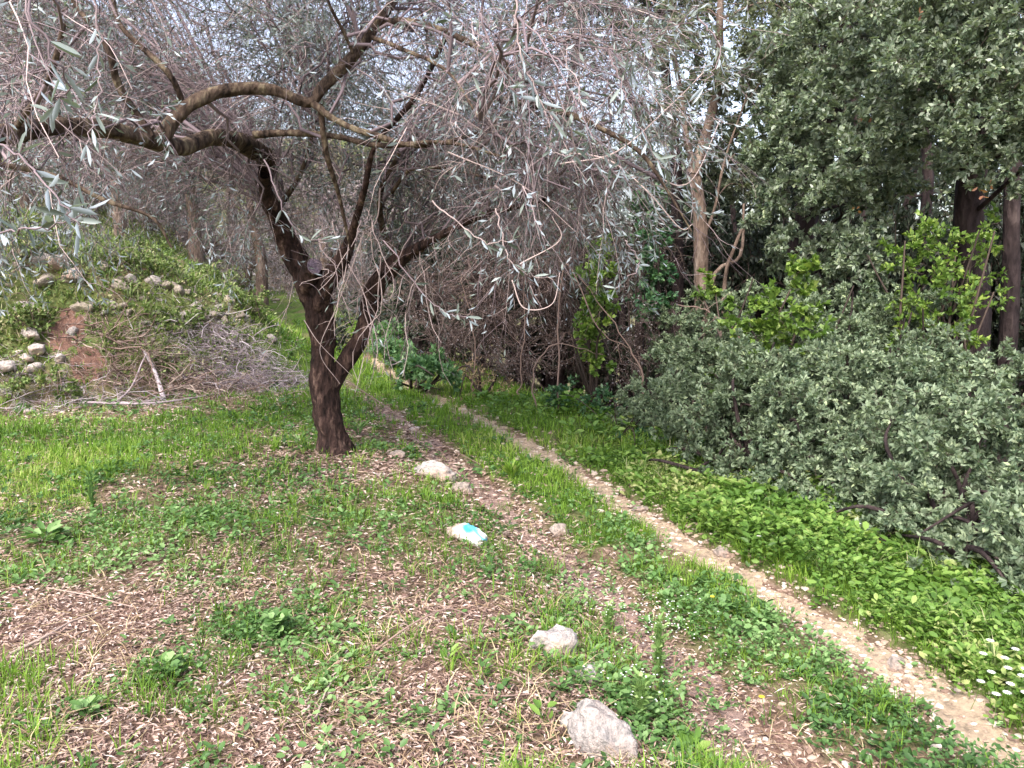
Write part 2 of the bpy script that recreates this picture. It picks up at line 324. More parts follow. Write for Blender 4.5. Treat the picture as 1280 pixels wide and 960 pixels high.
def herb_d(x, y):
    s = sx(x, y); nz = fbm(x * 3.1, y * 3.1, 31)
    right = sst(.10, .32, s + .14 * (fbm(x * 4, y * 4, 35) - .5)) * sst(1.9, 1.1, s) * sst(7.5, 5.2, y) * 1.1
    midn = sst(-.75, -.6, s) * sst(-.1, -.3, s) * sst(5.5, 3.0, y) * .8 * sst(.34, .5, fbm(x * 2.3, y * 2.3, 37) + .06)
    low = .34 * bare(x, y)
    d = np.maximum.reduce([right, midn, low + 0 * x, bl(HERB, x, y)])
    return d * sst(.30, .5, nz + .3 * (d - .3)) * (1 - .93 * track(s))
BANK_D = lambda x, y: (x + 5.5) * -.45 + (y - 8.2) * .893
def litter_d(x, y):
    s = sx(x, y); return (.35 + .65 * sst(.36, .5, fbm(x * 2.7, y * 2.7, 83))) * np.clip(1.1 - .6 * grass_d(x, y) - .5 * herb_d(x, y), 0, 1) * sst(-.6, -1.0, s) * sst(.3, -.3, BANK_D(x, y)) + .3 * np.exp(-((s + .87) / .3) ** 2) + .12 * sst(-.2, -.6, s)

# ------------------------------------------------------------------ ground sheet out to the horizon
def axis(a, b, fine, far):
    c = np.arange(a, b + fine, fine); step = fine; lo = [c[0]]; hi = [c[-1]]
    while hi[-1] < far: step *= 1.13; hi.append(hi[-1] + step); lo.append(lo[-1] - step)
    return np.array(lo[:0:-1] + list(c) + hi[1:])
xs = axis(-7, 5, .05, 2500); ys = axis(.5, 13, .05, 2500)
X, Y = np.meshgrid(xs, ys); Z = ground_h(X, Y); s_ = sx(X, Y)
dd = np.clip(grass_d(X, Y) * .8 + herb_d(X, Y) * .6, 0, 1)
bankgreen = sst(0, .6, BANK_D(X, Y)) * sst(.42, .5, fbm(X * 1.3, Y * 1.3, 41)) * .7 * sst(1, -2.5, X)
dd = np.maximum(dd, bankgreen); dd = np.where((Y > 13) | (np.abs(X) > 14), np.maximum(dd, .5), dd)
nx, ny = len(xs), len(ys); idx = np.arange(nx * ny).reshape(ny, nx)
Q = np.stack([idx[:-1, :-1], idx[:-1, 1:], idx[1:, 1:], idx[1:, :-1]], -1).reshape(-1, 4)
mb = MB(); mb.add(np.stack([X, Y, Z], -1), Q, dd.ravel())
tag(mb.build('ground', MAT['ground']), kind='structure', label='uneven ground of brown soil and thin green under the trees')
def rut(s0, hw, mat, label, y0, y1):
    yy = np.arange(y0, y1, .035); cx = np.interp(yy, TY, TX) + s0; m_ = 17; V = []
    wl = hw * (.8 + .5 * (fbm(yy * 1.9, yy * 0, 51 + s0) - .5) + .7 * (vn(yy * 7, yy * 0, 52) - .5)); wr = hw * (.8 + .5 * (fbm(yy * 1.7, yy * 0 + 9, 53 + s0) - .5) + .7 * (vn(yy * 8, yy * 0, 54) - .5))
    for j in range(m_):
        u = j / (m_ - 1) * 2 - 1; x = cx + np.where(u < 0, u * wl, u * wr) * 1.25; e = 1 - abs(u) ** 4
        V.append(np.stack([x, yy, ground_h(x, yy) - .016 + e * (.022 + .016 * (fbm(x * 9, yy * 9, 55) - .5))], -1))
    V = np.stack(V, 1); k = len(yy); i = np.arange(k * m_).reshape(k, m_)
    mb = MB(); mb.add(V, np.stack([i[:-1, :-1], i[:-1, 1:], i[1:, 1:], i[1:, :-1]], -1).reshape(-1, 4))
    tag(mb.build('path', mat), kind='structure', label=label)
rut(0, .15, MAT['pale_dirt'], 'pale stony wheel rut of the track', .9, 12.5)
rut(-.87, .13, MAT['pink_dirt'], 'pinkish earth wheel rut left of the pale one', 1.2, 9.5)

# ------------------------------------------------------------------ scattered ground cover (stuff)
def scatter(n, dens, y0=1.55, y1=17, spread=.78, off=0):
    y = y0 * (y1 / y0) ** U(0, 1, n); x = U(-1, 1, n) * (y * spread + .9) + off
    keep = U(0, 1, n) < dens(x, y); x = x[keep]; y = y[keep]
    return np.stack([x, y, ground_h(x, y)], 1)
def head(n): a = U(0, 2 * np.pi, n); return np.stack([np.cos(a), np.sin(a), 0 * a], 1)
# grass in tufts
c = scatter(52000, grass_d); n1 = len(c); k = 6; far = np.clip(c[:, 1] / 5, .8, 2.2)
C = np.repeat(c, k, 0); H = head(len(C)); fr = np.repeat(far, k); C = C + H * (U(0, .025, len(C)) * fr)[:, None]
hgt = .05 + .12 * fbm(C[:, 0] * 1.5, C[:, 1] * 1.5, 61) * U(.4, 1.3, len(C))
mb = MB(); blades(mb, C - [0, 0, .01], H, hgt * fr ** .3, U(.0028, .0055, len(C)) * fr, U(.1, .9, len(C)), np.clip(fbm(C[:, 0] * .9, C[:, 1] * .9, 62) * .9 + U(-.3, .35, len(C)), 0, 1))
tag(mb.build('grass', MAT['grass']), 'short fresh green grass growing over the verge and between the wheel ruts', 'grass', kind='stuff')
# low herbs: small rosettes
def rosettes(c, k, size, mat, name, label, tshift=0, tall=0., six=False):
    mb = MB(); n_ = len(c); C = np.repeat(c, k, 0); H = head(len(C)); fr = np.repeat(np.clip(c[:, 1] / 4, .8, 2), k)
    sz = np.repeat(U(.5, 1.6, n_) * (.6 + .9 * fbm(c[:, 0] * 2.4, c[:, 1] * 2.4, 72)), k) * U(.7, 1.2, len(C)) * size * fr ** .5
    up = U(.1, .9, len(C)); D = H + np.array([0, 0, 1.]) * up[:, None]
    base = C + H * (U(0, .8, len(C)) * sz)[:, None] + np.array([0, 0, 1.]) * (U(.0, 1, len(C)) * (sz * .6 + (tall + .05) * 2 * fbm(C[:, 0] * 1.9, C[:, 1] * 1.9, 73) - .04).clip(.005))[:, None]
    N = norm(np.array([0, 0, 1.]) + rng.normal(0, .4, (len(C), 3)))
    t = np.clip((fbm(C[:, 0] * 1.7, C[:, 1] * 1.7, 71) - .5) * 1.2 + .38 + tshift + U(-.3, .35, len(C)), 0, 1)
    (leaves6 if six else leaves)(mb, base, D, N, sz, sz * U(.4, .7, len(C)), t)
    return tag(mb.build(name, mat), label, name.replace('_', ' '), kind='stuff')
rosettes(scatter(56000, lambda x, y: herb_d(x, y) * (sx(x, y) < .1)), 8, .021, MAT['bluish_herb'], 'weeds', 'low blue green clover and weeds spread through the litter and grass', 0, .02, True)
rosettes(scatter(34000, lambda x, y: herb_d(x, y) * (sx(x, y) >= .1), 1.8, 9, .6, 1.3), 10, .031, MAT['herb'], 'broadleaf_herbs', 'bright green knee-low broadleaf herbs lining the right of the track', .1, .10, True)
# taller narrow-leaved herbs and grass stems breaking up the verge
c = scatter(3500, lambda x, y: (sx(x, y) > .3) * herb_d(x, y) * sst(.42, .6, fbm(x * 2, y * 2, 77)), 1.8, 9, .6, 1.3); k = 5; C = np.repeat(c, k, 0); H = head(len(C)); mb = MB()
blades(mb, C, H, U(.10, .22, len(C)), U(.003, .007, len(C)), U(.1, .9, len(C)), U(0, 1, len(C)))
tag(mb.build('tall_grass', MAT['bank_weed']), 'taller narrow green and yellowing stems among the broadleaf herbs', 'grass', kind='stuff')
# leaf litter
c = np.vstack([scatter(190000, litter_d, 1.5, 12), scatter(110000, lambda x, y: 1 - bare(x, y), 1.5, 7)]); n_ = len(c); fr = np.clip(c[:, 1] / 3.2, .9, 2)
D = head(n_) + rng.normal(0, .18, (n_, 3)); N = norm(np.array([0, 0, 1.]) + rng.normal(0, .35, (n_, 3)))
mb = MB(); leaves(mb, c + np.array([0, 0, 1.]) * U(.002, .026, n_)[:, None], D, N, np.clip(rng.lognormal(-3.6, .35, n_), .012, .06) * fr, U(.0045, .0115, n_) * fr, np.clip(rng.beta(1.6, 1.9, n_) + .3 * (fbm(c[:, 0] * 2, c[:, 1] * 2, 81) - .5), 0, 1), bend=.12)
tag(mb.build('leaf_litter', MAT['litter'], smooth=False), 'fallen dry olive leaves, pinkish brown and pale grey, under the trees', 'leaf litter', kind='stuff')
# dry grass and straw
c = scatter(4200, lambda x, y: litter_d(x, y) * (.12 + .88 * sst(.48, .62, fbm(x * 1.8, y * 1.8, 91))), 1.5, 9)
k = 3; C = np.repeat(c, k, 0); H = head(len(C))
mb = MB(); blades(mb, C, H, U(.04, .15, len(C)), U(.002, .004, len(C)), U(1.1, 2.0, len(C)), U(0, 1, len(C)))
p = np.repeat(scatter(2600, litter_d, 1.5, 8), 1, 0)
Pp = grow(p + [0, 0, .012], head(len(p)), U(.06, .3, len(p)), 4, .25, 0); Pp[:, :, 2] = ground_h(Pp[:, :, 0], Pp[:, :, 1]) + U(.008, .03, Pp.shape[:2]); tubes(mb, Pp, U(.001, .0025, len(p))[:, None] * np.ones(4), 3, U(0, 1, len(p)))
tag(mb.build('dry_grass', MAT['dry_grass']), 'dry straw and thin dead stalks lying in the litter', 'dry grass', kind='stuff')
# gravel on the ruts
base = bpy.data.meshes.new('tmp'); import bmesh
def ico(sub):
    bm = bmesh.new(); bmesh.ops.create_icosphere(bm, subdivisions=sub, radius=1); bm.verts.ensure_lookup_table()
    V = np.array([v.co[:] for v in bm.verts]); Fc = np.array([[v.index for v in f.verts] for f in bm.faces]); bm.free(); return V, Fc
IV1, IF1 = ico(1)
def gravel_d(x, y): s = sx(x, y); return np.exp(-(s / .2) ** 2) + .35 * np.exp(-((s + .87) / .22) ** 2) + .02
c = scatter(110000, gravel_d, 1.6, 11, .75, .3); n_ = len(c); sz = np.clip(rng.lognormal(-4.95, .55, n_), .003, .019) * np.clip(c[:, 1] / 4, .9, 1.6)
V = IV1[None] * (1 + rng.normal(0, .16, (n_, len(IV1), 1))) * (sz[:, None] * np.stack([U(.8, 1.5, n_), U(.7, 1.2, n_), U(.35, .7, n_)], 1))[:, None] + c[:, None] + [0, 0, .004]
mb = MB(); mb.add(V, (IF1[None] + np.arange(n_)[:, None, None] * len(IV1)).reshape(-1, 3), np.repeat(U(0, 1, n_), len(IV1)))
MAT['gravel'] = twig_mat('gravel', [(0, (.17, .11, .085)), (.5, (.36, .27, .21)), (1, (.54, .46, .40))])
tag(mb.build('gravel', MAT['gravel'], smooth=False), 'small pale stones and grit in the wheel ruts', 'gravel', kind='stuff')

# ------------------------------------------------------------------ rocks
IV3, IF3 = ico(4); IV2, IF2 = ico(3)
def rock(name, pos, size, mat, label, group=None, seed=0, rz=0, sink=.38, cat='rock', hi=True, tilt=0.):
    V0, F0 = (IV3, IF3) if hi else (IV2, IF2); r_ = np.random.default_rng(seed); V = V0.copy()
    for _ in range(9):                                     # broken faces
        d = norm(r_.normal(0, 1, 3)); h = r_.uniform(.55, .85); e = V @ d; V = V - np.maximum(e - h, 0)[:, None] * d * .97
    nn = np.array([noise.fractal(Vector(v * 1.6 + seed * 3.1), 1, 2, 4) for v in V]); n2 = np.array([noise.fractal(Vector(v * 5 + seed * 1.7), .8, 2.1, 5) for v in V]); V = V * (1 + .22 * nn[:, None] + .09 * n2[:, None])
    V = V * np.array(size) * .5; c, s = math.cos(tilt), math.sin(tilt); V = V @ np.array([[c, 0, -s], [0, 1, 0], [s, 0, c]])
    c, s = math.cos(rz), math.sin(rz); V = V @ np.array([[c, s, 0], [-s, c, 0], [0, 0, 1]])
    V[:, 2] += size[2] * (.5 - sink); mb = MB(); mb.add(V, F0); o = mb.build(name, mat, origin=np.zeros(3)); o.location = pos
    return tag(o, label, cat, group)
rock('rock', G(690, 812), (.21, .17, .17), MAT['white_stone'], 'pale grey white rounded rock at the edge of the litter', seed=1, rz=.5)
rock('rock', G(732, 850), (.15, .12, .07), MAT['white_stone'], 'small flat pinkish rock between the two large foreground rocks', seed=2, rz=.2)
rock('rock', G(757, 934), (.25, .15, .20), MAT['grey_stone'], 'craggy brownish grey rock nearest the camera', seed=3, rz=-.6, tilt=.3)
rock('rock', G(712, 905), (.09, .07, .06), MAT['white_stone'], 'small pale stone touching the left of the craggy rock', seed=4)
ps = rock('painted_rock', G(583, 676), (.25, .15, .14), MAT['stone'], 'rounded rock painted with a white band and a bright blue spot', seed=6, rz=-.35, tilt=.25, sink=.2)
m, n, b = M_('painted_stone'); co = nd(n, 'ShaderNodeTexCoord'); sp = nd(n, 'ShaderNodeSeparateXYZ'); n.links.new(co.outputs['Object'], sp.inputs[0])
f = noise_(n, 30, 6); stn = ramp(n, f, [(.3, (.26, .18, .155)), (.6, (.42, .32, .28))])
def rng_mask(n, sock, a, b_, soft=.006):
    x = nd(n, 'ShaderNodeMapRange'); x.inputs[1].default_value = a - soft; x.inputs[2].default_value = a + soft; n.links.new(sock, x.inputs[0])
    y = nd(n, 'ShaderNodeMapRange'); y.inputs[1].default_value = b_ + soft; y.inputs[2].default_value = b_ - soft; n.links.new(sock, y.inputs[0])
    z = nd(n, 'ShaderNodeMath', operation='MULTIPLY'); n.links.new(x.outputs[0], z.inputs[0]); n.links.new(y.outputs[0], z.inputs[1]); return z.outputs[0]
def dist_mask(n, c, r, soft=.006):
    v = nd(n, 'ShaderNodeVectorMath', operation='DISTANCE'); n.links.new(co.outputs['Object'], v.inputs[0]); v.inputs[1].default_value = c
    x = nd(n, 'ShaderNodeMapRange'); x.inputs[1].default_value = r + soft; x.inputs[2].default_value = r - soft; n.links.new(v.outputs['Value'], x.inputs[0]); return x.outputs[0]
ad = nd(n, 'ShaderNodeMath', operation='MULTIPLY_ADD'); n.links.new(f, ad.inputs[0]); ad.inputs[1].default_value = .09; n.links.new(sp.outputs[0], ad.inputs[2])
c1 = mixc(n, rng_mask(n, ad.outputs[0], .02, .15, .012), stn, (.62, .63, .60))
c1 = mixc(n, dist_mask(n, (.012, -.03, .085), .036, .014), c1, (.03, .42, .56))
ad2 = nd(n, 'ShaderNodeMath', operation='MULTIPLY_ADD'); n.links.new(sp.outputs[0], ad2.inputs[0]); ad2.inputs[1].default_value = .75; n.links.new(sp.outputs[2], ad2.inputs[2])
st2 = nd(n, 'ShaderNodeMath', operation='MULTIPLY'); n.links.new(rng_mask(n, ad2.outputs[0], .098, .112, .004), st2.inputs[0]); n.links.new(rng_mask(n, sp.outputs[0], 0, .12), st2.inputs[1])
c1 = mixc(n, st2.outputs[0], c1, (.10, .45, .60))
n.links.new(c1, b.inputs[0]); b.inputs['Roughness'].default_value = .7; bump(n, b, f, .5, .01); ps.data.materials[0] = m
rock('rock', G(698, 668), (.12, .09, .11), MAT['stone'], 'small tan stone standing in the pink wheel rut', seed=7)
rock('rock', G(543, 598), (.33, .22, .19), MAT['white_stone'], 'large pale rock on the verge right of the olive trunk', seed=8, rz=-.2)
rock('rock', G(577, 616), (.16, .12, .12), MAT['stone'], 'brownish rock leaning against the large pale one', seed=9)
rock('rock', G(496, 572), (.15, .12, .10), MAT['stone'], 'tan stone at the foot of the olive tree', seed=10)
rock('rock', G(518, 537), (.14, .1, .06), MAT['white_stone'], 'flat pale stone in the grass beyond the tan one', seed=11)
rock('rock', G(742, 838), (.10, .07, .05), MAT['white_stone'], 'small pale chip right of the flat pinkish rock', seed=31, rz=.4)
rock('rock', G(735, 890), (.11, .08, .06), MAT['white_stone'], 'low pale stone just behind the craggy rock', seed=32, rz=.9)
rock('rock', G(586, 800), (.06, .05, .035), MAT['white_stone'], 'small pinkish pebble alone in the litter', seed=12)
for i, (px, py, s, lab) in enumerate([(800, 638, .12, 'flat stone on the right rim of the pale rut beside the bushes'), (1120, 832, .11, 'white stone in the pale rut near the white daisies'), (905, 692, .14, 'flat pale stone sunk mid rut'), (690, 588, .1, 'small pale stone in the rut beyond the pink one')]):
    rock('rock', G(px, py), (s, s * .75, s * .4), MAT['stone'], lab, seed=20 + i, rz=i)
for i, (px, py, s, mt, lab) in enumerate([(38, 425, .28, 'white_stone', 'topmost white rock of the little pile on the left bank'), (48, 443, .26, 'white_stone', 'white rock just below the top of the bank pile'), (34, 452, .2, 'white_stone', 'white rock under the two upper ones of the bank pile'),
        (46, 466, .22, 'white_stone', 'white rock at the bottom of the bank pile'), (75, 452, .2, 'white_stone', 'lone white stone right of the bank pile beside the red soil'), (4, 468, .3, 'white_stone', 'bright white rock at the left edge of the photo'),
        (76, 337, .36, 'stone', 'tan rock high on the bank crest'), (90, 352, .34, 'stone', 'tan rock just below the crest rock'), (38, 517, .13, 'white_stone', 'small white stone in the grass at the foot of the bank'), (215, 490, .18, 'grey_stone', 'grey stone under the brushwood pile')]):
    rock('bank_rock', G(px, py), (s, s * .7, s * .6), MAT[mt], lab, seed=40 + i, rz=i * 1.3, hi=False, sink=.15)
# loose drystone stones, several to look at and no way to tell apart
proto = [rock('bank_stone', (0, 0, -50), (.30, .2, .17), MAT[mm], 'lichened tan or grey stone tumbled among weeds on the left bank', 'tumbled stones of the old terrace bank', seed=60 + i, hi=False) for i, mm in enumerate(['bank_stone', 'grey_stone', 'bank_stone'])]
r2 = np.random.default_rng(5); cnt = 0; spots = []
for row in [[(0, 388), (60, 397), (120, 400), (170, 395), (230, 402), (300, 400), (330, 405)], [(20, 340), (90, 345), (150, 360), (230, 375), (300, 385)], [(180, 415), (205, 425), (250, 405), (290, 415)], [(5, 320), (40, 325), (130, 335)], [(310, 370), (345, 385), (360, 380)], [(10, 360), (70, 375)], [(120, 380), (190, 385), (260, 392), (320, 398)], [(150, 345), (220, 360), (280, 372)], [(240, 415), (300, 410), (330, 412)]]:
    for a_, b_ in zip(row[:-1], row[1:]):
        for t in np.linspace(0, 1, 4)[:-1]: spots.append((a_[0] + (b_[0] - a_[0]) * t + r2.normal(0, 15), a_[1] + (b_[1] - a_[1]) * t + r2.normal(0, 11)))
for i, (px, py) in enumerate(spots):
    o = proto[i % 3] if i < 3 else proto[i % 3].copy()
    if i >= 3: COL.objects.link(o)
    s = r2.uniform(.35, 1.15); o.location = G(px, py, -.015); o.scale = (s, s * r2.uniform(.7, 1.1), s); o.rotation_euler = (r2.normal(0, .3), r2.normal(0, .3), r2.uniform(0, 6))
# bare red soil slips on the bank
def patch(name, px, py, w_, h_, mat, label, seed):
    c = G(px, py); u = np.linspace(-1, 1, 41); A, B = np.meshgrid(u, u); rr = np.sqrt(A ** 2 + B ** 2); x = c[0] + A * w_; y = c[1] + B * h_
    ok = rr + .5 * (fbm(x * 3, y * 3, seed) - .5) < .85; z = ground_h(x, y) + .04 * np.clip(1 - rr, -.3, 1) + .10 * (fbm(x * 9, y * 9, seed + 3) - .5)
    i = np.arange(1681).reshape(41, 41); Qd = np.stack([i[:-1, :-1], i[:-1, 1:], i[1:, 1:], i[1:, :-1]], -1).reshape(-1, 4); Qd = Qd[ok.ravel()[Qd].all(1)]
    mb = MB(); mb.add(np.stack([x, y, z], -1), Qd); tag(mb.build(name, mat), label, kind='structure')
patch('bare_soil', 85, 420, .26, .32, MAT['red_soil'], 'bare red soil slip on the bank', 3); patch('bare_soil', 112, 465, .26, .22, MAT['red_soil'], 'bare red soil hollow at the foot of the bank', 4); patch('bare_soil', 348, 408, .35, .8, MAT['red_soil'], 'bare orange soil at the right end of the bank', 5)
# growth over the bank
def bank_d(x, y): d = BANK_D(x, y); return sst(.15, .5, d) * sst(.5, -1.5, sx(x, y) + 1.5) * sst(.34, .52, fbm(x * 1.7, y * 1.7, 101)) * 1.0
def red_clear(c):
    k = np.ones(len(c), bool)
    for px, py, rx, ry in [(85, 425, .4, .45), (105, 470, .38, .3), (348, 408, .3, .7)]:
        g = G(px, py); k &= (((c[:, 0] - g[0]) / rx) ** 2 + ((c[:, 1] - g[1]) / ry) ** 2) > .8
    return c[k]
def box(n, x0, x1, y0, y1, dens):
    x = U(x0, x1, n); y = U(y0, y1, n); k = U(0, 1, n) < dens(x, y); return np.stack([x[k], y[k], ground_h(x[k], y[k])], 1)
c = red_clear(box(30000, -14, -1, 7, 26, bank_d)); k = 5; C = np.repeat(c, k, 0); H = head(len(C)); mb = MB()
blades(mb, C, H, U(.06, .26, len(C)), U(.008, .016, len(C)), U(.2, 1.2, len(C)), np.clip(fbm(C[:, 0], C[:, 1], 63) + U(-.3, .5, len(C)), 0, 1))
tag(mb.build('bank_grass', MAT['bank_weed']), 'mixed green and yellowed grass covering the bank and the slope above', 'grass', kind='stuff')
c = red_clear(box(34000, -12, -1.5, 7.4, 20, lambda x, y: bank_d(x, y) * sst(.3, .5, fbm(x * .9, y * .9, 33)))); n_ = len(c); k = 8; C = np.repeat(c, k, 0); D = head(len(C)) + [0, 0, .6]
mb = MB(); leaves(mb, C + D * U(0, .13, len(C))[:, None], D, rand_dir(len(C)), U(.03, .065, len(C)), U(.018, .035, len(C)), U(0, 1, len(C)))
tag(mb.build('bank_weeds', MAT['bank_weed']), 'leafy weeds sprawling over the stones of the bank', 'weeds', kind='stuff')

# ------------------------------------------------------------------ crowns
def crown(mb, cs, rs, nt=60, ns=4, nl=7, L=.04, Wd=.018, droop=.05, up=.25, tw=.006, spread=.35, out=None, tintb=None):
    """twig sprays with leaves round each centre; materials 0 twig, 1 leaf"""
    cs = np.asarray(cs, float); rs = np.asarray(rs, float); m_ = np.maximum((nt * rs ** 2).astype(int), 6)
    ci = np.repeat(np.arange(len(cs)), m_); n_ = len(ci); c = cs[ci]; r = rs[ci][:, None]
    d = norm(rand_dir(n_) + [0, 0, up]); start = c + rng.normal(0, .22, (n_, 3)) * r
    A = grow(start, d, (U(.55, 1.05, n_) * r[:, 0]), 5, .25, droop); tubes(mb, A, (np.clip(tw * r, .0012, .02)) * np.linspace(1, .35, 5)[None], 3, U(0, .7, n_), 0)
    t = U(.25, 1, (n_, ns)); p, td = sample(A, t); p = p.reshape(-1, 3); td = td.reshape(-1, 3)
    B = grow(p, td + rand_dir(len(p)) * .8, np.repeat(r[:, 0], ns) * U(.15, .4, len(p)), 4, .3, droop)
    tubes(mb, B, (np.repeat(np.clip(tw * r[:, 0] * .4, .001, .006), ns))[:, None] * np.linspace(1, .4, 4)[None], 3, U(.2, 1, len(p)), 0)
    t = U(.1, 1.0, (len(B), nl)); q, qd = sample(B, t); q = q.reshape(-1, 3); qd = qd.reshape(-1, 3); k = len(q)
    base = np.repeat(np.repeat(U(-.22, .22, n_), ns), nl)                # sprays differ in age and tone
    tt = np.clip(rng.beta(2.2, 2.4, k) + base, 0, 1)
    leaves(mb, q, qd + rand_dir(k) * .9, norm(rand_dir(k) + [0, 0, .9]), L * U(.6, 1.25, k), Wd * U(.7, 1.2, k), tt, 1)
    return B
def tufts(cs, rs, k=8, f=.42, rg=None):
    rg = rg or rng; C = []; Rr = []
    for c, r in zip(cs, rs):
        for _ in range(k):
            d = norm(rg.normal(0, 1, 3)); C.append(np.array(c) + d * r * rg.uniform(.35, .95)); Rr.append(r * f * rg.uniform(.7, 1.25))
    return np.array(C), np.array(Rr)
def limbs_to(mb, trunk, r0, cs, mat=0, sag=.15, rt=.02, sides=6):
    for c in cs:
        i = int(np.argmin(np.linalg.norm(trunk - c, axis=1) + 1.2 * np.maximum(trunk[:, 2] - c[2] + .1, 0))); a = trunk[i]; L = np.linalg.norm(c - a)
        mid = (a + c) / 2 + rng.normal(0, .09, 3) * L + [0, 0, sag * L]
        ra = min(rt * (.6 + L * .35), np.broadcast_to(r0, len(trunk))[i] * .7)
        tubes(mb, spline([a, mid, c], 10), np.linspace(ra, ra * .3, 10), sides, mat=mat, rough=.15)
def tree(name, label, cat, base, trunks, cs, rs, barkm, leafm, twigm='dark_twig', group=None, tuft=None, **kw):
    root = empty(name, base, label, cat, group)
    mb = MB(); allp = []; rads = []
    for pts, r0, r1 in trunks:
        n_ = 24; sp_ = spline(pts, n_); rr = np.linspace(r0, r1, n_); rr[:3] *= [1.35, 1.15, 1.05]; tubes(mb, sp_, rr, 12, rough=.16); allp.append(sp_); rads.append(rr)
    if len(cs): limbs_to(mb, np.vstack(allp), np.concatenate(rads), cs)
    mb.build('trunk', MAT[barkm], root)
    if len(cs):
        mb = MB(); crown(mb, *(tufts(cs, rs, *tuft) if tuft else (cs, rs)), **kw); mb.build('crown', [MAT[twigm], MAT[leafm]], root)
    return root

# ------------------------------------------------------------------ the olive tree
OB = G(418, 566); root = empty('olive_tree', OB, 'gnarled dark olive tree with forked trunk and drooping twigs spreading over the clearing', 'olive tree')
def L_(pts): return [P(px, py, y) for px, py, y, r in pts], [r for *_, r in pts]
LIMB = []
def limb(name, pts, n, sides, mat, cap=False, rough=.2, thin=1.):
    p, r = L_(pts); r = [q * thin for q in r]; sp_ = spline(p, n); rr = np.interp(np.linspace(0, 1, n), np.linspace(0, 1, len(r)), r)
    rr = rr * (1 + .10 * (vn(np.arange(n) * .35, 0 * rr, len(LIMB)) - .5) * 2)
    mb = MB(); tubes(mb, sp_, rr, sides, rough=rough, cap=cap); o = mb.build(name, [MAT[mat], MAT['cut_wood']], root); LIMB.append((sp_, rr)); return o
Y0 = float(OB[1])
limb('trunk', [(422, 590, Y0, .20), (419, 566, Y0, .145), (415, 540, Y0, .112), (409, 510, Y0, .10), (405, 475, Y0 - .02, .108), (404, 440, Y0 - .04, .092), (400, 400, Y0 - .06, .095), (396, 370, Y0 - .08, .12), (380, 338, Y0 - .12, .095), (360, 305, Y0 - .2, .068), (345, 270, Y0 - .35, .056), (333, 240, Y0 - .5, .048), (330, 215, Y0 - .7, .045)], 70, 24, 'olive_bark', rough=.26)
limb('limb', [(406, 495, Y0 + .02, .07), (428, 458, Y0 + .02, .072), (449, 425, Y0, .064), (460, 388, Y0, .064), (470, 358, Y0 - .05, .08), (486, 336, Y0 - .1, .08), (505, 322, Y0 - .15, .05), (540, 300, Y0 - .4, .03), (600, 270, Y0 - .9, .02), (680, 250, Y0 - 1.4, .012)], 50, 18, 'olive_bark', rough=.24)
limb('limb', [(332, 240, 6.1, .05), (334, 200, 5.85, .088), (318, 186, 5.6, .085), (290, 174, 5.2, .070), (262, 172, 4.95, .062), (225, 184, 4.65, .062), (190, 176, 4.45, .060), (130, 162, 4.1, .057), (60, 158, 3.8, .056), (0, 166, 3.6, .055), (-130, 150, 3.2, .05), (-260, 110, 2.9, .04)], 60, 16, 'limb_bark', thin=.78)
limb('limb', [(200, 175, 4.5, .05), (218, 148, 4.55, .05), (245, 126, 4.6, .05), (285, 112, 4.7, .048), (340, 112, 4.75, .044), (385, 128, 4.8, .042), (405, 108, 4.8, .043), (440, 72, 4.8, .040), (468, 34, 4.85, .038), (490, 2, 4.9, .036), (520, -60, 5, .03), (560, -150, 5.2, .02)], 60, 14, 'limb_bark', thin=.76)
limb('limb', [(396, 385, Y0 - .1, .08), (412, 350, Y0 - .2, .085), (428, 325, Y0 - .3, .075), (440, 290, Y0 - .45, .035), (455, 240, Y0 - .7, .022), (470, 180, Y0 - .9, .018), (520, 120, Y0 - 1.1, .02), (560, 40, Y0 - 1.2, .014)], 36, 12, 'olive_bark', thin=.85)
limb('stub', [(380, 360, Y0 - .14, .075), (390, 338, Y0 - .24, .07), (394, 332, Y0 - .30, .060)], 8, 14, 'olive_bark', cap=1)
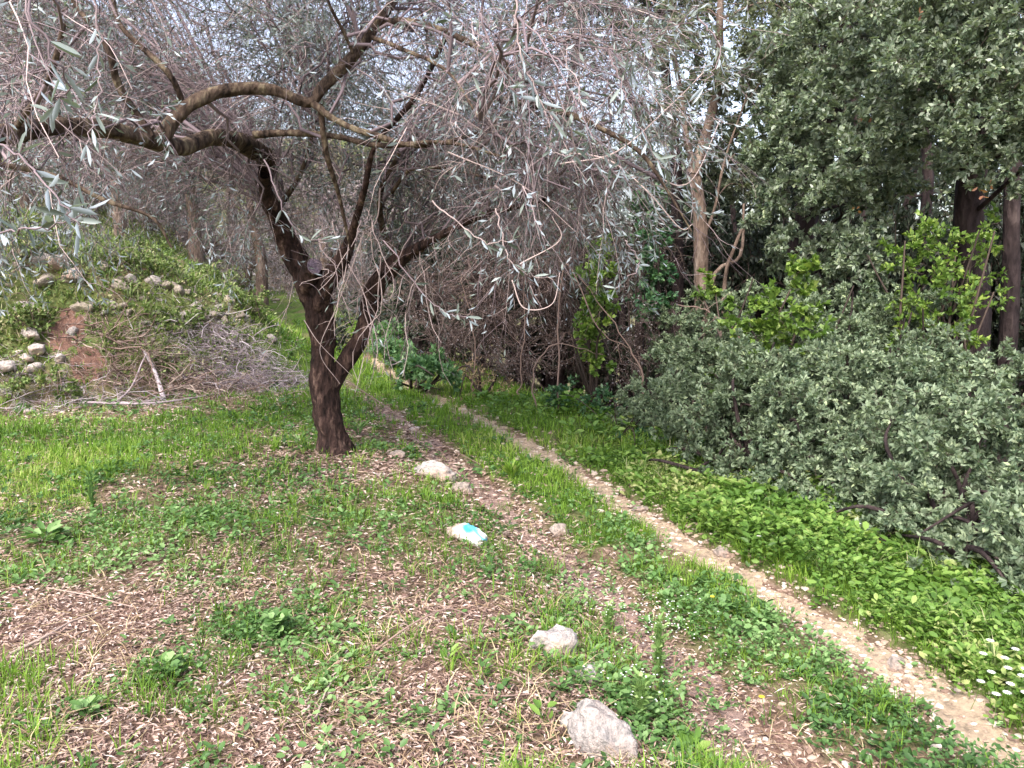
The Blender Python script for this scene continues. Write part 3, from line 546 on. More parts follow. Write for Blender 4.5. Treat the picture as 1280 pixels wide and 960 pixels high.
# trunk list of thinner scaffold branches seen against the sky
for q in [[(478, 28, 4.85, .022), (520, 28, 4.8, .020), (570, 45, 4.7, .017), (615, 75, 4.6, .014), (650, 130, 4.5, .008)],
          [(390, 128, 4.8, .022), (420, 150, 4.75, .02), (465, 168, 4.7, .018), (530, 182, 4.7, .013), (620, 160, 4.7, .008)],
          [(318, 168, 5.1, .022), (365, 166, 5.0, .022), (420, 170, 4.95, .019), (475, 182, 4.8, .016), (560, 178, 4.6, .012), (640, 200, 4.4, .008)],
          [(600, 120, 4.9, .02), (690, 136, 4.4, .018), (750, 160, 4.2, .016), (800, 190, 4.1, .011), (832, 235, 4.05, .007), (865, 290, 4.05, .004)],
          [(400, 130, 4.8, .018), (408, 190, 4.9, .017), (425, 250, 5.1, .012), (440, 320, 5.3, .007)],
          [(0, 205, 3.7, .012), (70, 220, 3.7, .012), (130, 250, 3.7, .010), (190, 272, 3.75, .008), (215, 310, 3.8, .005)],
          [(190, 170, 4.4, .02), (150, 110, 4.3, .02), (135, 60, 4.2, .016), (90, 0, 4.2, .01), (60, -60, 4.2, .006)],
          [(230, 130, 4.6, .02), (210, 90, 4.5, .017), (150, 30, 4.5, .012), (140, -30, 4.5, .008)],
          [(445, 75, 4.8, .012), (430, 40, 4.7, .010), (410, 0, 4.6, .008), (400, -60, 4.5, .005)],
          [(20, 160, 3.65, .015), (60, 100, 3.4, .012), (80, 30, 3.3, .008)],
          [(460, 45, 4.85, .015), (500, 60, 4.6, .012), (560, 90, 4.3, .008), (600, 150, 4.1, .005)],
          [(500, 322, 6.3, .03), (480, 290, 6.2, .025), (476, 240, 6.0, .02), (500, 190, 5.8, .014)],
          [(345, 265, 6.2, .022), (372, 225, 6.1, .018), (385, 190, 6.0, .018), (395, 150, 5.9, .01)],
          [(490, 240, 5.9, .014), (520, 210, 5.6, .012), (600, 220, 5.2, .01), (690, 260, 4.9, .006)]]:
    limb('branch', q, 22, 7, 'limb_bark')
# scaffold shoots filling the canopy (targets in world space round the tree)
SP = np.vstack([a for a, b in LIMB]); SR = np.concatenate([b for a, b in LIMB])
ok = SR < .07; SP = SP[ok]
tg = []
def fill(n, px0, px1, py0, py1, y0, y1):
    for _ in range(n): tg.append(P(U(px0, px1), U(py0, py1), U(y0, y1)))
fill(62, -200, 330, -120, 150, 5.0, 8.2); fill(44, 300, 640, -140, 130, 5.0, 8); fill(42, 540, 800, -60, 260, 4.0, 7.5); fill(32, 330, 640, 100, 260, 5.6, 8.0)
fill(18, 60, 360, 170, 260, 5.2, 8.2); fill(8, -120, 120, 190, 260, 3.4, 5.5); fill(14, 500, 730, 210, 300, 4.8, 7.0); fill(11, 700, 860, 40, 240, 3.8, 5.8)
fill(3, -100, 100, -60, 120, 2.0, 2.8); fill(3, 600, 740, -40, 100, 2.4, 3.2); fill(18, -100, 700, -350, -140, 3.5, 6)
tg = np.array(tg); a0 = []
for t in tg:
    dd_ = np.linalg.norm(SP - t, axis=1); i = int(np.argmin(np.abs(dd_ - .9) + .35 * dd_)); a0.append(SP[i])
a0 = np.array(a0); u = np.linspace(0, 1, 9)[None, :, None]; Lg = np.linalg.norm(tg - a0, axis=1)
A = a0[:, None] * (1 - u) + tg[:, None] * u + np.array([0, 0, 1.]) * (4 * u * (1 - u)) * (Lg * .13)[:, None, None]
A[:, 1:-1] += rng.normal(0, .035, A[:, 1:-1].shape); n_ = len(A)
mb = MB(); tubes(mb, A, (U(.006, .011, n_) + .0018 * Lg)[:, None] * np.linspace(1, .4, 9)[None], 5, U(.1, .6, n_), 0)
def shoots(A, m_, L0, L1, wander, grav, r0, t0=.15, side=.9):
    t = U(t0, 1, (len(A), m_)); p, td = sample(A, t); p = p.reshape(-1, 3); td = td.reshape(-1, 3); k = len(p)
    B = grow(p, td + rand_dir(k) * side, U(L0, L1, k), 7, wander, grav); tubes(mb, B, (r0 * U(.7, 1.2, k))[:, None] * np.linspace(1, .35, 7)[None], 3, U(0, 1, k) ** 1.2, 0); return B
B = shoots(A, 13, .35, .95, .15, .09, .0030); B2 = shoots(B, 7, .12, .42, .17, .09, .0017)
# long pendulous suckers round the trunk
pp = np.array([P(px, py, Y) for px, py, Y in zip(U(370, 560, 46), U(250, 345, 46), U(5.5, 6.4, 46))]); S1 = grow(pp, norm(rng.normal(0, .5, (46, 3)) + [0, -.2, -.6]), U(.4, 1.1, 46), 9, .25, .22)
tubes(mb, S1, .0045 * np.linspace(1, .4, 9)[None] * np.ones((46, 1)), 4, U(.6, 1, 46), 0)
S2 = shoots(S1, 4, .1, .35, .3, .05, .0022)
def hang(pts, r, ti): tubes(mb, spline([P(*q) for q in pts], 30), np.linspace(r, r * .45, 30), 5, [ti], 0)
hang([(475, 235, 5.9), (472, 270, 5.9), (458, 300, 5.9)], .008, .9); hang([(405, 355, 6), (408, 440, 6), (404, 500, 6.1), (393, 530, 6.1)], .005, 1); hang([(408, 480, 6.05), (406, 540, 6.1), (425, 570, 6.15)], .005, 1)
hang([(455, 290, 5.6), (438, 340, 5.6), (418, 390, 5.7), (400, 440, 5.8), (425, 480, 5.9)], .005, .9); hang([(380, 400, 5.8), (400, 430, 5.8), (440, 470, 5.9)], .004, .9); hang([(700, 190, 4.3), (760, 200, 4.2), (810, 240, 4.1), (850, 285, 4.1), (866, 280, 4.1)], .005, 1)
hang([(650, 330, 4.2), (700, 300, 4.2), (690, 270, 4.2)], .004, 1); hang([(640, 350, 4.2), (655, 385, 4.2), (690, 380, 4.2), (700, 340, 4.3)], .004, 1); hang([(700, 205, 4), (770, 190, 4), (840, 130, 4), (880, 90, 4)], .004, .95)
hang([(820, 220, 4.1), (850, 232, 4.1), (872, 215, 4.1), (900, 150, 4.2)], .004, .9); hang([(560, 190, 4.5), (650, 230, 4.4), (720, 290, 4.3)], .004, .9)
def oleaves(B, nl, L0=.045, L1=.07, W=.012):
    t = U(.15, 1.0, (len(B), nl)); q, qd = sample(B, t); q = q.reshape(-1, 3); qd = qd.reshape(-1, 3); k = len(q)
    leaves(mb, q, qd + rand_dir(k) * .75, rand_dir(k), U(L0, L1, k), W * U(.75, 1.2, k), U(0, 1, k), 1, .1)
lush = fbm(B2[:, 0, 0] * 1.6, B2[:, 0, 2] * 1.6 + B2[:, 0, 1], 7) > .53; oleaves(B2[lush], 7, .036, .062, .011); oleaves(B2[~lush], 1, .036, .06, .011); oleaves(B, 1); oleaves(S2, 1); oleaves(S1, 1)
mb.build('crown', [MAT['twig'], MAT['olive_leaf']], root)
# a few sprays hang close to the lens
mb = MB()
near = [([(-40, 150, 1.7), (30, 200, 1.65), (75, 250, 1.6), (100, 290, 1.6)], 9), ([(-60, 300, 1.8), (10, 290, 1.75), (60, 285, 1.7), (110, 265, 1.7)], 8), ([(20, -40, 1.6), (60, 60, 1.6), (85, 110, 1.65), (60, 140, 1.7)], 8), ([(110, -60, 2.3), (125, 90, 2.3), (110, 180, 2.2)], 7),
        ([(640, -30, 2.3), (655, 80, 2.3), (690, 150, 2.3)], 9), ([(600, 20, 2.4), (630, 100, 2.4), (650, 120, 2.4)], 6), ([(760, 60, 2.6), (790, 140, 2.6), (830, 215, 2.6)], 9), ([(690, 100, 2.5), (720, 190, 2.6), (690, 190, 2.7)], 6),
        ([(480, 300, 3.2), (540, 380, 3.2), (590, 400, 3.1)], 9), ([(620, 260, 3.2), (640, 330, 3.2), (690, 350, 3.2)], 8), ([(330, 200, 2.9), (370, 290, 2.9), (410, 300, 2.9)], 6), ([(780, 300, 3.4), (800, 330, 3.4), (770, 360, 3.4)], 4), ([(540, 250, 3.0), (600, 300, 3.0), (640, 300, 3)], 8), ([(870, 20, 2.6), (900, 60, 2.6), (880, 110, 2.6)], 5)]
for pts, nl in near:
    c = spline([P(*q) for q in pts], 24); c += rng.normal(0, .004, c.shape); tubes(mb, c, np.linspace(.0032, .0012, 24), 5, [U(.3, 1)], 0)
    t = np.linspace(.3, 1, nl)[None]; q, qd = sample(c[None], t); q = np.repeat(q[0], 2, 0); qd = np.repeat(qd[0], 2, 0); k = len(q)
    leaves6(mb, q, qd + norm(np.cross(qd, rand_dir(k))) * .9, rand_dir(k), U(.05, .072, k), U(.010, .014, k), U(.2, 1, k), 1, .12)
mb.build('near_sprays', [MAT['twig'], MAT['olive_leaf']], root)

# ------------------------------------------------------------------ shrubs on the right verge
def shrub(name, label, base_px, blobs_, leafm='shrub_leaf', twigm='dark_twig', cat='shrub', group=None, tuft=None, stem_r=.02, **kw):
    global rng; rng = np.random.default_rng(sum(map(ord, label)))
    cs = np.array([P(px, py, y) for px, py, y, r in blobs_]); rs = np.array([b[3] for b in blobs_]); c0 = cs.mean(0); b = gz(*base_px) if not isinstance(base_px, int) else gz(c0[0], c0[1])
    root = empty(name, b, label, cat, group); mb = MB()
    for c in cs:
        for _ in range(2):
            s0 = b + [U(-.12, .12), U(-.12, .12), -.05]; e = c + rng.normal(0, .25, 3) * .6; tubes(mb, spline([s0, (s0 + e) / 2 + rng.normal(0, .1, 3) + [0, 0, .15], e], 12), np.linspace(stem_r, stem_r * .3, 12), 6, [U(0, .7)], 0, rough=.1)
    mb.build('stem', MAT['dark_bark' if 'shrub' in name else twigm], root); mb = MB(); crown(mb, *(tufts(cs, rs, *tuft) if tuft else (cs, rs)), **kw); mb.build('foliage', [MAT[twigm], MAT[leafm]], root); return root
KW = dict(tuft=(15, .31), nt=370, ns=5, nl=10, L=.042, Wd=.020, droop=.03, up=.35, tw=.006)
shrub('evergreen_shrub', 'large grey green shrub with small leathery leaves in the centre of the right verge', 0, [(960, 560, 5.6, .62), (985, 500, 5.5, .45), (1000, 560, 5.3, .4), (930, 500, 5.8, .42), (1080, 480, 5.6, .45), (890, 530, 6.1, .55), (1010, 610, 5.1, .45), (930, 620, 5.6, .4), (1040, 520, 5.4, .55), (980, 480, 6.0, .5), (900, 460, 6.6, .45), (860, 575, 6.4, .4), (1060, 600, 4.9, .42), (860, 595, 6.0, .26), (905, 615, 5.6, .30), (965, 645, 5.15, .32), (1035, 672, 4.75, .32), (960, 678, 4.95, .24), (1030, 702, 4.5, .25), (900, 645, 5.35, .24), (850, 618, 5.8, .22), (800, 590, 6.3, .2)], **KW)
shrub('evergreen_shrub', 'grey green shrub overhanging the bright herbs at the right edge', 0, [(1120, 640, 4.4, .42), (1180, 620, 4.3, .45), (1230, 680, 4.0, .38), (1150, 560, 4.7, .5), (1250, 610, 4.2, .5), (1300, 700, 3.7, .45), (1210, 560, 4.8, .45), (1300, 580, 4.4, .5), (1090, 640, 4.6, .3), (1095, 695, 4.35, .3), (1150, 702, 4.1, .3), (1095, 722, 4.15, .24), (1150, 738, 3.9, .24), (1215, 752, 3.65, .24), (1280, 765, 3.45, .24), (1215, 725, 3.85, .3), (1275, 735, 3.6, .3), (1340, 760, 3.4, .35)], **KW)
shrub('evergreen_shrub', 'tall grey green shrub rising behind the middle of the thicket', 0, [(1090, 440, 6.2, .55), (1150, 470, 5.8, .5), (1040, 440, 6.6, .5), (1200, 510, 5.5, .4), (1130, 400, 6.5, .4), (1010, 395, 7.2, .45), (1060, 385, 6.9, .35), (1250, 470, 5.8, .3), (1100, 520, 5.7, .45), (950, 420, 7.4, .5)], **KW)
shrub('evergreen_shrub', 'dull green low shrub at the left end of the right verge thicket', 0, [(820, 500, 7.4, .45), (790, 540, 7.2, .30), (850, 450, 7.8, .45), (760, 545, 7.6, .28), (840, 545, 6.9, .35), (880, 410, 8.4, .4), (845, 420, 8.6, .35), (915, 395, 8.2, .35)], **KW)
K2 = dict(nt=120, ns=5, nl=9, L=.062, Wd=.045, droop=.02, up=.5, tw=.005)
shrub('climbing_plant', 'yellow green broadleaf climber sprawling over the shrubs below the slim trunk', 0, [(960, 400, 6.4, .32), (890, 360, 8.2, .2), (1000, 345, 6.5, .16), (930, 440, 6.4, .32), (990, 430, 6.3, .25), (1000, 370, 6.6, .22), (915, 480, 6.2, .22)], 'bright_leaf', **K2)
shrub('leafy_sapling', 'yellow green sapling in front of the dark trunks at right', 0, [(1190, 325, 6.4, .36), (1150, 360, 6.3, .32), (1225, 375, 6.3, .3), (1190, 415, 6.2, .34), (1235, 300, 6.5, .22), (1120, 330, 6.5, .22), (1160, 300, 6.5, .22), (1150, 420, 6.2, .26)], 'bright_leaf', **{**K2, 'L': .05, 'Wd': .028})
shrub('ivy_column', 'ivy curtain hanging beside the dark hollow', 0, [(745, 345, 8.4, .22), (745, 385, 8.3, .22), (742, 420, 8.2, .22), (748, 455, 8.2, .2), (755, 320, 8.6, .2)], 'bright_leaf', cat='ivy', **{**K2, 'nt': 260})
shrub('ivy_column', 'ivy climbing the leaning stem left of the slim trunk', 0, [(800, 260, 9, .25), (812, 300, 9, .25), (818, 340, 8.9, .28), (810, 380, 8.8, .3)], 'ivy_leaf', cat='ivy', **{**K2, 'nt': 200})
shrub('herb_clump', 'lush dark green clump of broad herbs at the far bend of the track', 0, [(535, 472, 9.3, .22), (565, 474, 9.2, .2), (510, 462, 9.6, .22), (545, 460, 9.6, .2), (495, 445, 10.5, .24), (485, 428, 11.5, .28)], 'pale_herb', cat='plant', **{**K2, 'nt': 300, 'L': .075, 'Wd': .04})
shrub('small_bush', 'small bluish bush beneath the thicket edge beside the track', 0, [(790, 565, 6.8, .25), (830, 585, 6.4, .25), (870, 600, 6.1, .25), (750, 520, 7.8, .28), (700, 500, 8.2, .22)], 'ivy_leaf', stem_r=.006, **{**K2, 'nt': 260, 'L': .05, 'Wd': .028})
shrub('dry_bush', 'small straw brown bush at the foot of the brown thicket', 0, [(600, 480, 9.2, .22), (625, 488, 9.0, .2), (585, 470, 9.6, .25)], 'dry_grass', **{**K2, 'nt': 260, 'L': .05, 'Wd': .01, 'nl': 4})
# brown dead thicket
def thicket(name, label, bl_, mt='dry_twig', leafm='far_olive_leaf', **kw):
    cs = np.array([P(a, b_, c_) for a, b_, c_, r in bl_]); rs = np.array([q[3] for q in bl_]); b = gz(cs[:, 0].mean(), cs[:, 1].mean()); root = empty(name, b, label, 'thicket'); mb = MB()
    kk = dict(nt=300, ns=7, nl=1, L=.03, Wd=.010, droop=.12, up=.1, tw=.013); kk.update(kw); crown(mb, cs, rs, **kk); mb.build('brushwood', [MAT[mt], MAT[leafm]], root); return root
thicket('bramble_thicket', 'brown leafless bramble thicket beyond the track, left of the hollow', [(560, 420, 10.5, .55), (620, 400, 10.3, .6), (650, 450, 9.8, .45), (600, 345, 10.8, .7), (680, 350, 10.2, .65), (540, 370, 11.2, .6), (700, 420, 9.9, .4), (640, 300, 10.8, .7), (610, 455, 9.9, .35)], 'brown_twig')
thicket('bramble_thicket', 'grey brown tangle of dead stems between hollow and shrubs', [(775, 440, 8.4, .35), (800, 410, 8.6, .4), (780, 480, 8.0, .3), (830, 400, 8.8, .4), (770, 370, 8.9, .35), (790, 520, 7.6, .22)], 'brown_twig', nt=200)
thicket('bramble_thicket', 'dark tangle of stems hanging above the hollow', [(720, 300, 10, .6), (760, 330, 9.8, .5), (740, 250, 10.2, .6), (820, 300, 10.4, .6), (700, 380, 11, .6), (730, 440, 11, .6)], 'dark_twig', nt=220)

for i, (q, lab) in enumerate([([(585, 470), (590, 400), (575, 330)], 'pale upright dead stem at the left of the thicket'), ([(648, 478), (650, 420), (652, 350)], 'thin pale dead stem in the middle of the thicket'), ([(672, 470), (700, 435), (760, 450)], 'bent pale stem leaning over the dark hollow'), ([(700, 330), (740, 400), (780, 430)], 'long slanting stem above the hollow'), ([(800, 470), (770, 420), (720, 350)], 'reddish slanting stem right of the ivy curtain'), ([(930, 440), (900, 400), (850, 385)], 'dry stem crossing in front of the slim trunk')]):
    y_ = [9.3, 9.0, 8.2, 8.2, 7.6, 7.2][i]; p = [P(a_, b_, y_) for a_, b_ in q]; b = gz(p[0][0], p[0][1]); mb = MB(); c_ = spline([b] + p, 20); c_[1:] += np.cumsum(rng.normal(0, .014, (19, 3)), 0); tubes(mb, c_, np.linspace(.011, .004, 20), 6, [.6], rough=.1)
    k_ = sample(c_[None], U(.3, .95, (1, 7)))[0][0]; w_ = grow(k_, rand_dir(7), U(.15, .5, 7), 6, .3, .05); tubes(mb, w_, .0035 * np.linspace(1, .4, 6)[None] * np.ones((7, 1)), 3, U(.2, .9, 7))
    tag(mb.build('dead_stem', MAT['dry_twig'], origin=b), lab, 'dead stem')
rng = np.random.default_rng(99)
# ------------------------------------------------------------------ trees on the right
def TP(*q): return [P(a, b_, c_) for a, b_, c_ in q]
def bz(px, Y): r = ray(px, 480); return gz(r[0] / r[1] * Y, Y, -.1)
TK = dict(tuft=(9, .42), nt=95, ns=5, nl=9, L=.052, Wd=.026, droop=.03, up=.25, tw=.010)
cs = [(900, 60, 9.6, .8), (850, 90, 9.4, .6), (950, 30, 10, .8), (860, 20, 9.8, .7), (930, 120, 9.8, .6), (880, 140, 9.6, .45), (990, 90, 10, .7), (820, 50, 9.6, .6), (910, -60, 9.8, .9), (820, -70, 9.8, .9), (1000, -20, 10, .8), (960, 170, 9.8, .45), (830, 150, 9.3, .4), (925, 205, 9.9, .5), (945, 240, 9.9, .4), (905, 180, 10, .4), (990, 20, 10, .7), (960, 90, 10.2, .6)]
tree('slim_tree', 'slim brown tree with a forked stem standing behind the verge shrubs', 'tree', bz(876, 9.5), [([bz(876, 9.5)] + TP((878, 420, 9.5), (877, 340, 9.5), (875, 270, 9.5), (868, 215, 9.5)), .095, .075), (TP((868, 218, 9.5), (885, 160, 9.5), (898, 100, 9.5), (900, 20, 9.6), (905, -80, 9.6)), .07, .03), (TP((868, 218, 9.5), (858, 170, 9.4), (850, 110, 9.4), (835, 40, 9.4)), .045, .02), (TP((878, 300, 9.5), (893, 262, 9.45), (906, 200, 9.5), (930, 130, 9.6)), .02, .010)],
     np.array([P(*q[:3]) for q in cs]), np.array([q[3] for q in cs]), 'grey_bark', 'slim_leaf', **{**TK, 'tuft': (9, .4), 'nt': 95, 'nl': 8})
cs = [(1010, 130, 8.2, .55), (1070, 110, 7.8, .6), (1010, 210, 7.9, .5), (1080, 190, 7.4, .55), (1050, 260, 7.4, .5), (960, 190, 8.4, .45), (980, 280, 8.0, .45), (1040, 320, 7.4, .42), (1110, 240, 7.6, .4), (1100, 60, 8.0, .6), (1020, 60, 8.6, .6), (1090, 330, 7.6, .3), (1050, -20, 8.4, .8), (1000, 340, 8.2, .3)]
tree('evergreen_oak', 'grey green evergreen oak hanging its leafy boughs beside the slim tree', 'tree', bz(1020, 9.0), [([bz(1020, 9.0)] + TP((1012, 380, 9), (1000, 320, 9), (1015, 240, 8.9), (1040, 150, 8.7), (1050, 40, 8.6), (1060, -60, 8.6)), .19, .06)],
     np.array([P(*q[:3]) for q in cs]), np.array([q[3] for q in cs]), 'dark_bark', 'oak_leaf', **{**TK, 'tuft': (11, .38), 'nt': 165, 'L': .058, 'Wd': .030})
cs = [(1180, 110, 6.6, .6), (1250, 90, 6.4, .6), (1150, 60, 7.0, .6), (1220, 170, 6.3, .45), (1150, 160, 6.9, .42), (1290, 160, 6.2, .4), (1200, 20, 6.8, .7), (1290, 10, 6.4, .7), (1180, -70, 6.8, .8), (1300, 220, 6.2, .22), (1120, 0, 7.4, .7), (1340, 90, 6, .6)]
tree('evergreen_oak', 'broad evergreen oak with thick dark trunk filling the upper right', 'tree', bz(1225, 8.0), [([bz(1225, 8.0)] + TP((1218, 400, 8), (1212, 300, 8), (1216, 220, 7.9), (1230, 130, 7.6), (1250, 20, 7.4), (1260, -80, 7.2)), .17, .08)],
     np.array([P(*q[:3]) for q in cs]), np.array([q[3] for q in cs]), 'dark_bark', 'oak_leaf', **{**TK, 'tuft': (11, .36), 'nt': 200})
for (x0, x1, x2, y_, r_, lab) in [(1262, 1268, 1285, 8.4, .10, 'dark leaning trunk at the far right edge'), (1150, 1160, 1140, 10.5, .09, 'thin dark trunk glimpsed between the two oaks'), (800, 815, 770, 10.5, .07, 'thin stem rising left of the slim tree'), (848, 845, 830, 11, .10, 'brownish trunk just left of the slim tree'), (1075, 1078, 1060, 11, .08, 'dark stem behind the hanging oak boughs'), (690, 700, 720, 12, .09, 'shadowy trunk in the darkness above the hollow')]:
    tree('bare_tree', lab, 'tree', bz(x0, y_), [([bz(x0, y_)] + TP((x0, 400, y_), ((x0 + x1) / 2, 300, y_), (x1, 200, y_), (x2, 60, y_), (x2 + 10, -60, y_)), r_, r_ * .5)], np.array(TP((x2, 40, y_ + .3), (x2 + 40, -20, y_ + .5), (x2 - 40, 0, y_ + .5))), np.array([.7, .7, .7]), 'dark_bark', 'dark_leaf', **{**TK, 'nt': 60})
for q, lab in [([(905, 365, 8.8), (918, 310, 8.8), (935, 270, 8.9)], 'leaning dead stick behind the climber, pale in the dark'), ([(888, 360, 8.7), (925, 320, 9), (930, 255, 9.3)], 'bent dead stem crossing the leaning stick')]:
    b = gz(*P(*q[0])[:2]); mb = MB(); tubes(mb, spline([b] + TP(*q), 16), np.linspace(.03, .014, 16), 7, [.4], rough=.15); tag(mb.build('dead_stem', MAT['grey_bark'], origin=b), lab, 'dead stem')

# forest behind: a few evergreen prototypes, copied
def proto_tree(name, seed, H, Rr, leafm, barkm, label, nb=16, z0=.3, **kw):
    global rng; keep = rng; rng = np.random.default_rng(seed); cs = []; rs = []
    for _ in range(nb):
        a = U(0, 6.28); z = U(z0, 1); r = Rr * math.sqrt(U(.05, 1)) * math.sin(math.pi * min(1, .25 + z * .7)); cs.append([math.cos(a) * r, math.sin(a) * r, H * z]); rs.append(U(.5, .95) * Rr * .45)
    t = tree(name, label, 'tree', (0, 0, 0), [([(0, 0, -.3), (U(-.1, .1), 0, H * .3), (U(-.3, .3), U(-.2, .2), H * .6), (0, 0, H * .95)], Rr * .08, .03)], np.array(cs), np.array(rs), barkm, leafm, **{**TK, **kw}); rng = keep; return t
FK = dict(tuft=None, nt=40, ns=5, nl=8, L=.11, Wd=.06, tw=.012)
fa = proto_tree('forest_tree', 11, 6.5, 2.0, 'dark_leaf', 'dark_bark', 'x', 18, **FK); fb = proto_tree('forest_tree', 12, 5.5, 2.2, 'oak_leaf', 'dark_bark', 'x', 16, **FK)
FR = [(1200, 14, 0, 150, 'dark tree behind the thick trunk'), (1265, 13, 0, 170, 'dark tree between the two right trunks'), (1160, 19, 0, 60, 'far dark tree in the gap between the oaks'), (600, 15, 0, 200, 'dark bushy tree behind the brown thicket'), (680, 13.5, 0, 190, 'dark tree above the hollow'), (760, 13, 0, 200, 'dark tree right of the hollow'), (820, 14.5, 1, 185, 'shaded tree left behind the slim trunk'), (900, 13.5, 0, 150, 'shaded tree right behind the slim trunk'), (960, 15, 0, 90, 'tall dark tree between slim trunk and oak'),
      (1030, 13.5, 0, -20, 'dark tree directly behind the hanging oak boughs'), (1110, 15.5, 1, -40, 'green tree deep behind the gap between the oaks'), (560, 18, 1, 190, 'far green tree beyond the bend of the track'), (640, 19, 0, 170, 'far dark tree beyond the brown thicket'), (720, 20, 1, 160, 'far green tree over the hollow'), (1000, 20, 1, 20, 'far tree high behind the oak'), (860, 20, 0, 225, 'far dark tree on the axis of the slim trunk'), (1340, 12, 0, 120, 'dark tree past the right edge')]
used = {0: False, 1: False}; FBASE = {0: fa, 1: fb}
for i, (px, Y_, k_, top, lab) in enumerate(FR):
    b = bz(px, Y_); s = (CAMZ + (330 - top) / F * Y_ - b[2]) / (7.0 if k_ == 0 else 6.1) * U(.95, 1.05)
    if not used[k_]: o = FBASE[k_]; used[k_] = True; o.location = b; o.scale = (min(s, 1.5),) * 2 + (s,); o['label'] = lab; o['group'] = 'forest trees standing beyond the track'
    else: o = dup(FBASE[k_], b, U(0, 6.28), min(s, 1.5), lab, 'forest trees standing beyond the track', sz=s)
# low undergrowth closing the view under the crowns
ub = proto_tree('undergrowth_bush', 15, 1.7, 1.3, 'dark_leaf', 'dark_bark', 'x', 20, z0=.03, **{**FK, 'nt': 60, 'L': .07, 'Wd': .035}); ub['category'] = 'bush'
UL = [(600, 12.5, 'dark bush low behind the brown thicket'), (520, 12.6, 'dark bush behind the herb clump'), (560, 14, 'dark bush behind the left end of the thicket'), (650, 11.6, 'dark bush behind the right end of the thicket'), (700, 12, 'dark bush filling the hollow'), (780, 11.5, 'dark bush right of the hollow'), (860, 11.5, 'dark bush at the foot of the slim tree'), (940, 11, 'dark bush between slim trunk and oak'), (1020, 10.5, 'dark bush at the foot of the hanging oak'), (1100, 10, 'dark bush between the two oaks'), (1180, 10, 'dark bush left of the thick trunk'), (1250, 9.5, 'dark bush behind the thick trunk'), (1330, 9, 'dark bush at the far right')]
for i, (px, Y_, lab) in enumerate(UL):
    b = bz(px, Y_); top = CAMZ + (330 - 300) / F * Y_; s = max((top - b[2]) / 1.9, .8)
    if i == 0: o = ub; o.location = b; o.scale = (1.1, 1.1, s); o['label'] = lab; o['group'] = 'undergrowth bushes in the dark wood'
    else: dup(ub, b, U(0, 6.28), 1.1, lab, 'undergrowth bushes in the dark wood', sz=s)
# bare mauve-grey olives and scrub on the slope to the left
po = proto_tree('slope_tree', 21, 4.2, 2.1, 'far_olive_leaf', 'grey_bark', 'x', 20, z0=.48, tuft=None, nt=42, ns=6, nl=3, L=.07, Wd=.020, tw=.012, droop=.08)
pg = proto_tree('slope_tree', 22, 4.6, 2.0, 'slim_leaf', 'grey_bark', 'x', 18, tuft=None, nt=45, ns=5, nl=5, L=.08, Wd=.03, tw=.012)
for m_ in po.children:
    if m_.name.startswith('crown'): m_.data.materials[0] = MAT['twig']
SL = [(-60, 13, 0, 1, 'grey twiggy tree on the terrace at the left edge'), (60, 14.5, 0, .95, 'grey twiggy tree above the bank, second from the left'), (170, 13.5, 0, .8, 'small twiggy tree above the middle of the bank'), (255, 15, 0, .95, 'twiggy tree behind the thick leaning limb'), (330, 18, 0, 1, 'mauve twiggy tree beyond the bank end'),
      (410, 23, 0, 1.1, 'mauve twiggy tree behind the olive fork'), (480, 20, 0, 1., 'twiggy tree beyond the bend of the track'), (545, 16.5, 0, 1.05, 'twiggy tree above the herb clump'), (20, 20, 1, 1.3, 'greenish tree far up the slope at left'), (130, 22, 1, 1.3, 'greenish tree far up the slope, middle left'), (240, 22, 0, 1.3, 'mauve tree far up the slope'), (350, 27, 1, 1.3, 'greenish tree high on the slope behind the fork'),
      (450, 29, 0, 1.4, 'mauve tree high on the slope right of the fork'), (90, 30, 0, 1.5, 'highest mauve tree of the slope, left'), (200, 32, 1, 1.6, 'highest greenish tree of the slope'), (300, 35, 0, 1.6, 'highest mauve tree of the slope, centre'), (530, 26, 0, 1.3, 'mauve tree up the slope above the track'), (-40, 26, 0, 1.5, 'mauve tree up the slope past the left edge')]
us = {0: False, 1: False}; PB = {0: po, 1: pg}
for px, Y_, k_, s, lab in SL:
    b = bz(px, Y_); g = 'slope trees on the hillside at left'
    if not us[k_]: o = PB[k_]; us[k_] = True; o.location = b; o.scale = (s,) * 3; o['label'] = lab; o['group'] = g
    else: dup(PB[k_], b, U(0, 6.28), s, lab, g)

sb = proto_tree('slope_bush', 25, 1.6, 1.4, 'far_olive_leaf', 'grey_bark', 'x', 20, z0=.03, tuft=None, nt=60, ns=6, nl=4, L=.06, Wd=.024, tw=.01, droop=.05); sb['category'] = 'bush'
for m_ in sb.children:
    if m_.name.startswith('crown'): m_.data.materials[0] = MAT['twig']
SB = [(40, 17, 'grey bush low on the slope at the left edge'), (120, 16.5, 'grey bush on the slope between the first two trunks'), (200, 18, 'grey bush low on the slope above the mid bank'), (265, 19, 'grey bush beside the twin slope trunks'), (315, 22, 'grey bush in the gap left of the olive fork'), (365, 25, 'grey bush at the top of the green opening'), (160, 21, 'far grey bush, middle left of the slope'), (420, 24, 'grey bush behind the olive fork'), (470, 22, 'grey bush closing the bend of the track'), (230, 24, 'far grey bush higher on the slope'), (515, 17, 'grey bush above the herb clump')]
for i, (px, Y_, lab) in enumerate(SB):
    b = bz(px, Y_)
    if i == 0: sb.location = b; sb.scale = (1.2, 1.2, 1.1); sb['label'] = lab; sb['group'] = 'grey bushes on the slope at left'
    else: dup(sb, b, U(0, 6.28), 1.2, lab, 'grey bushes on the slope at left', sz=U(.9, 1.4))
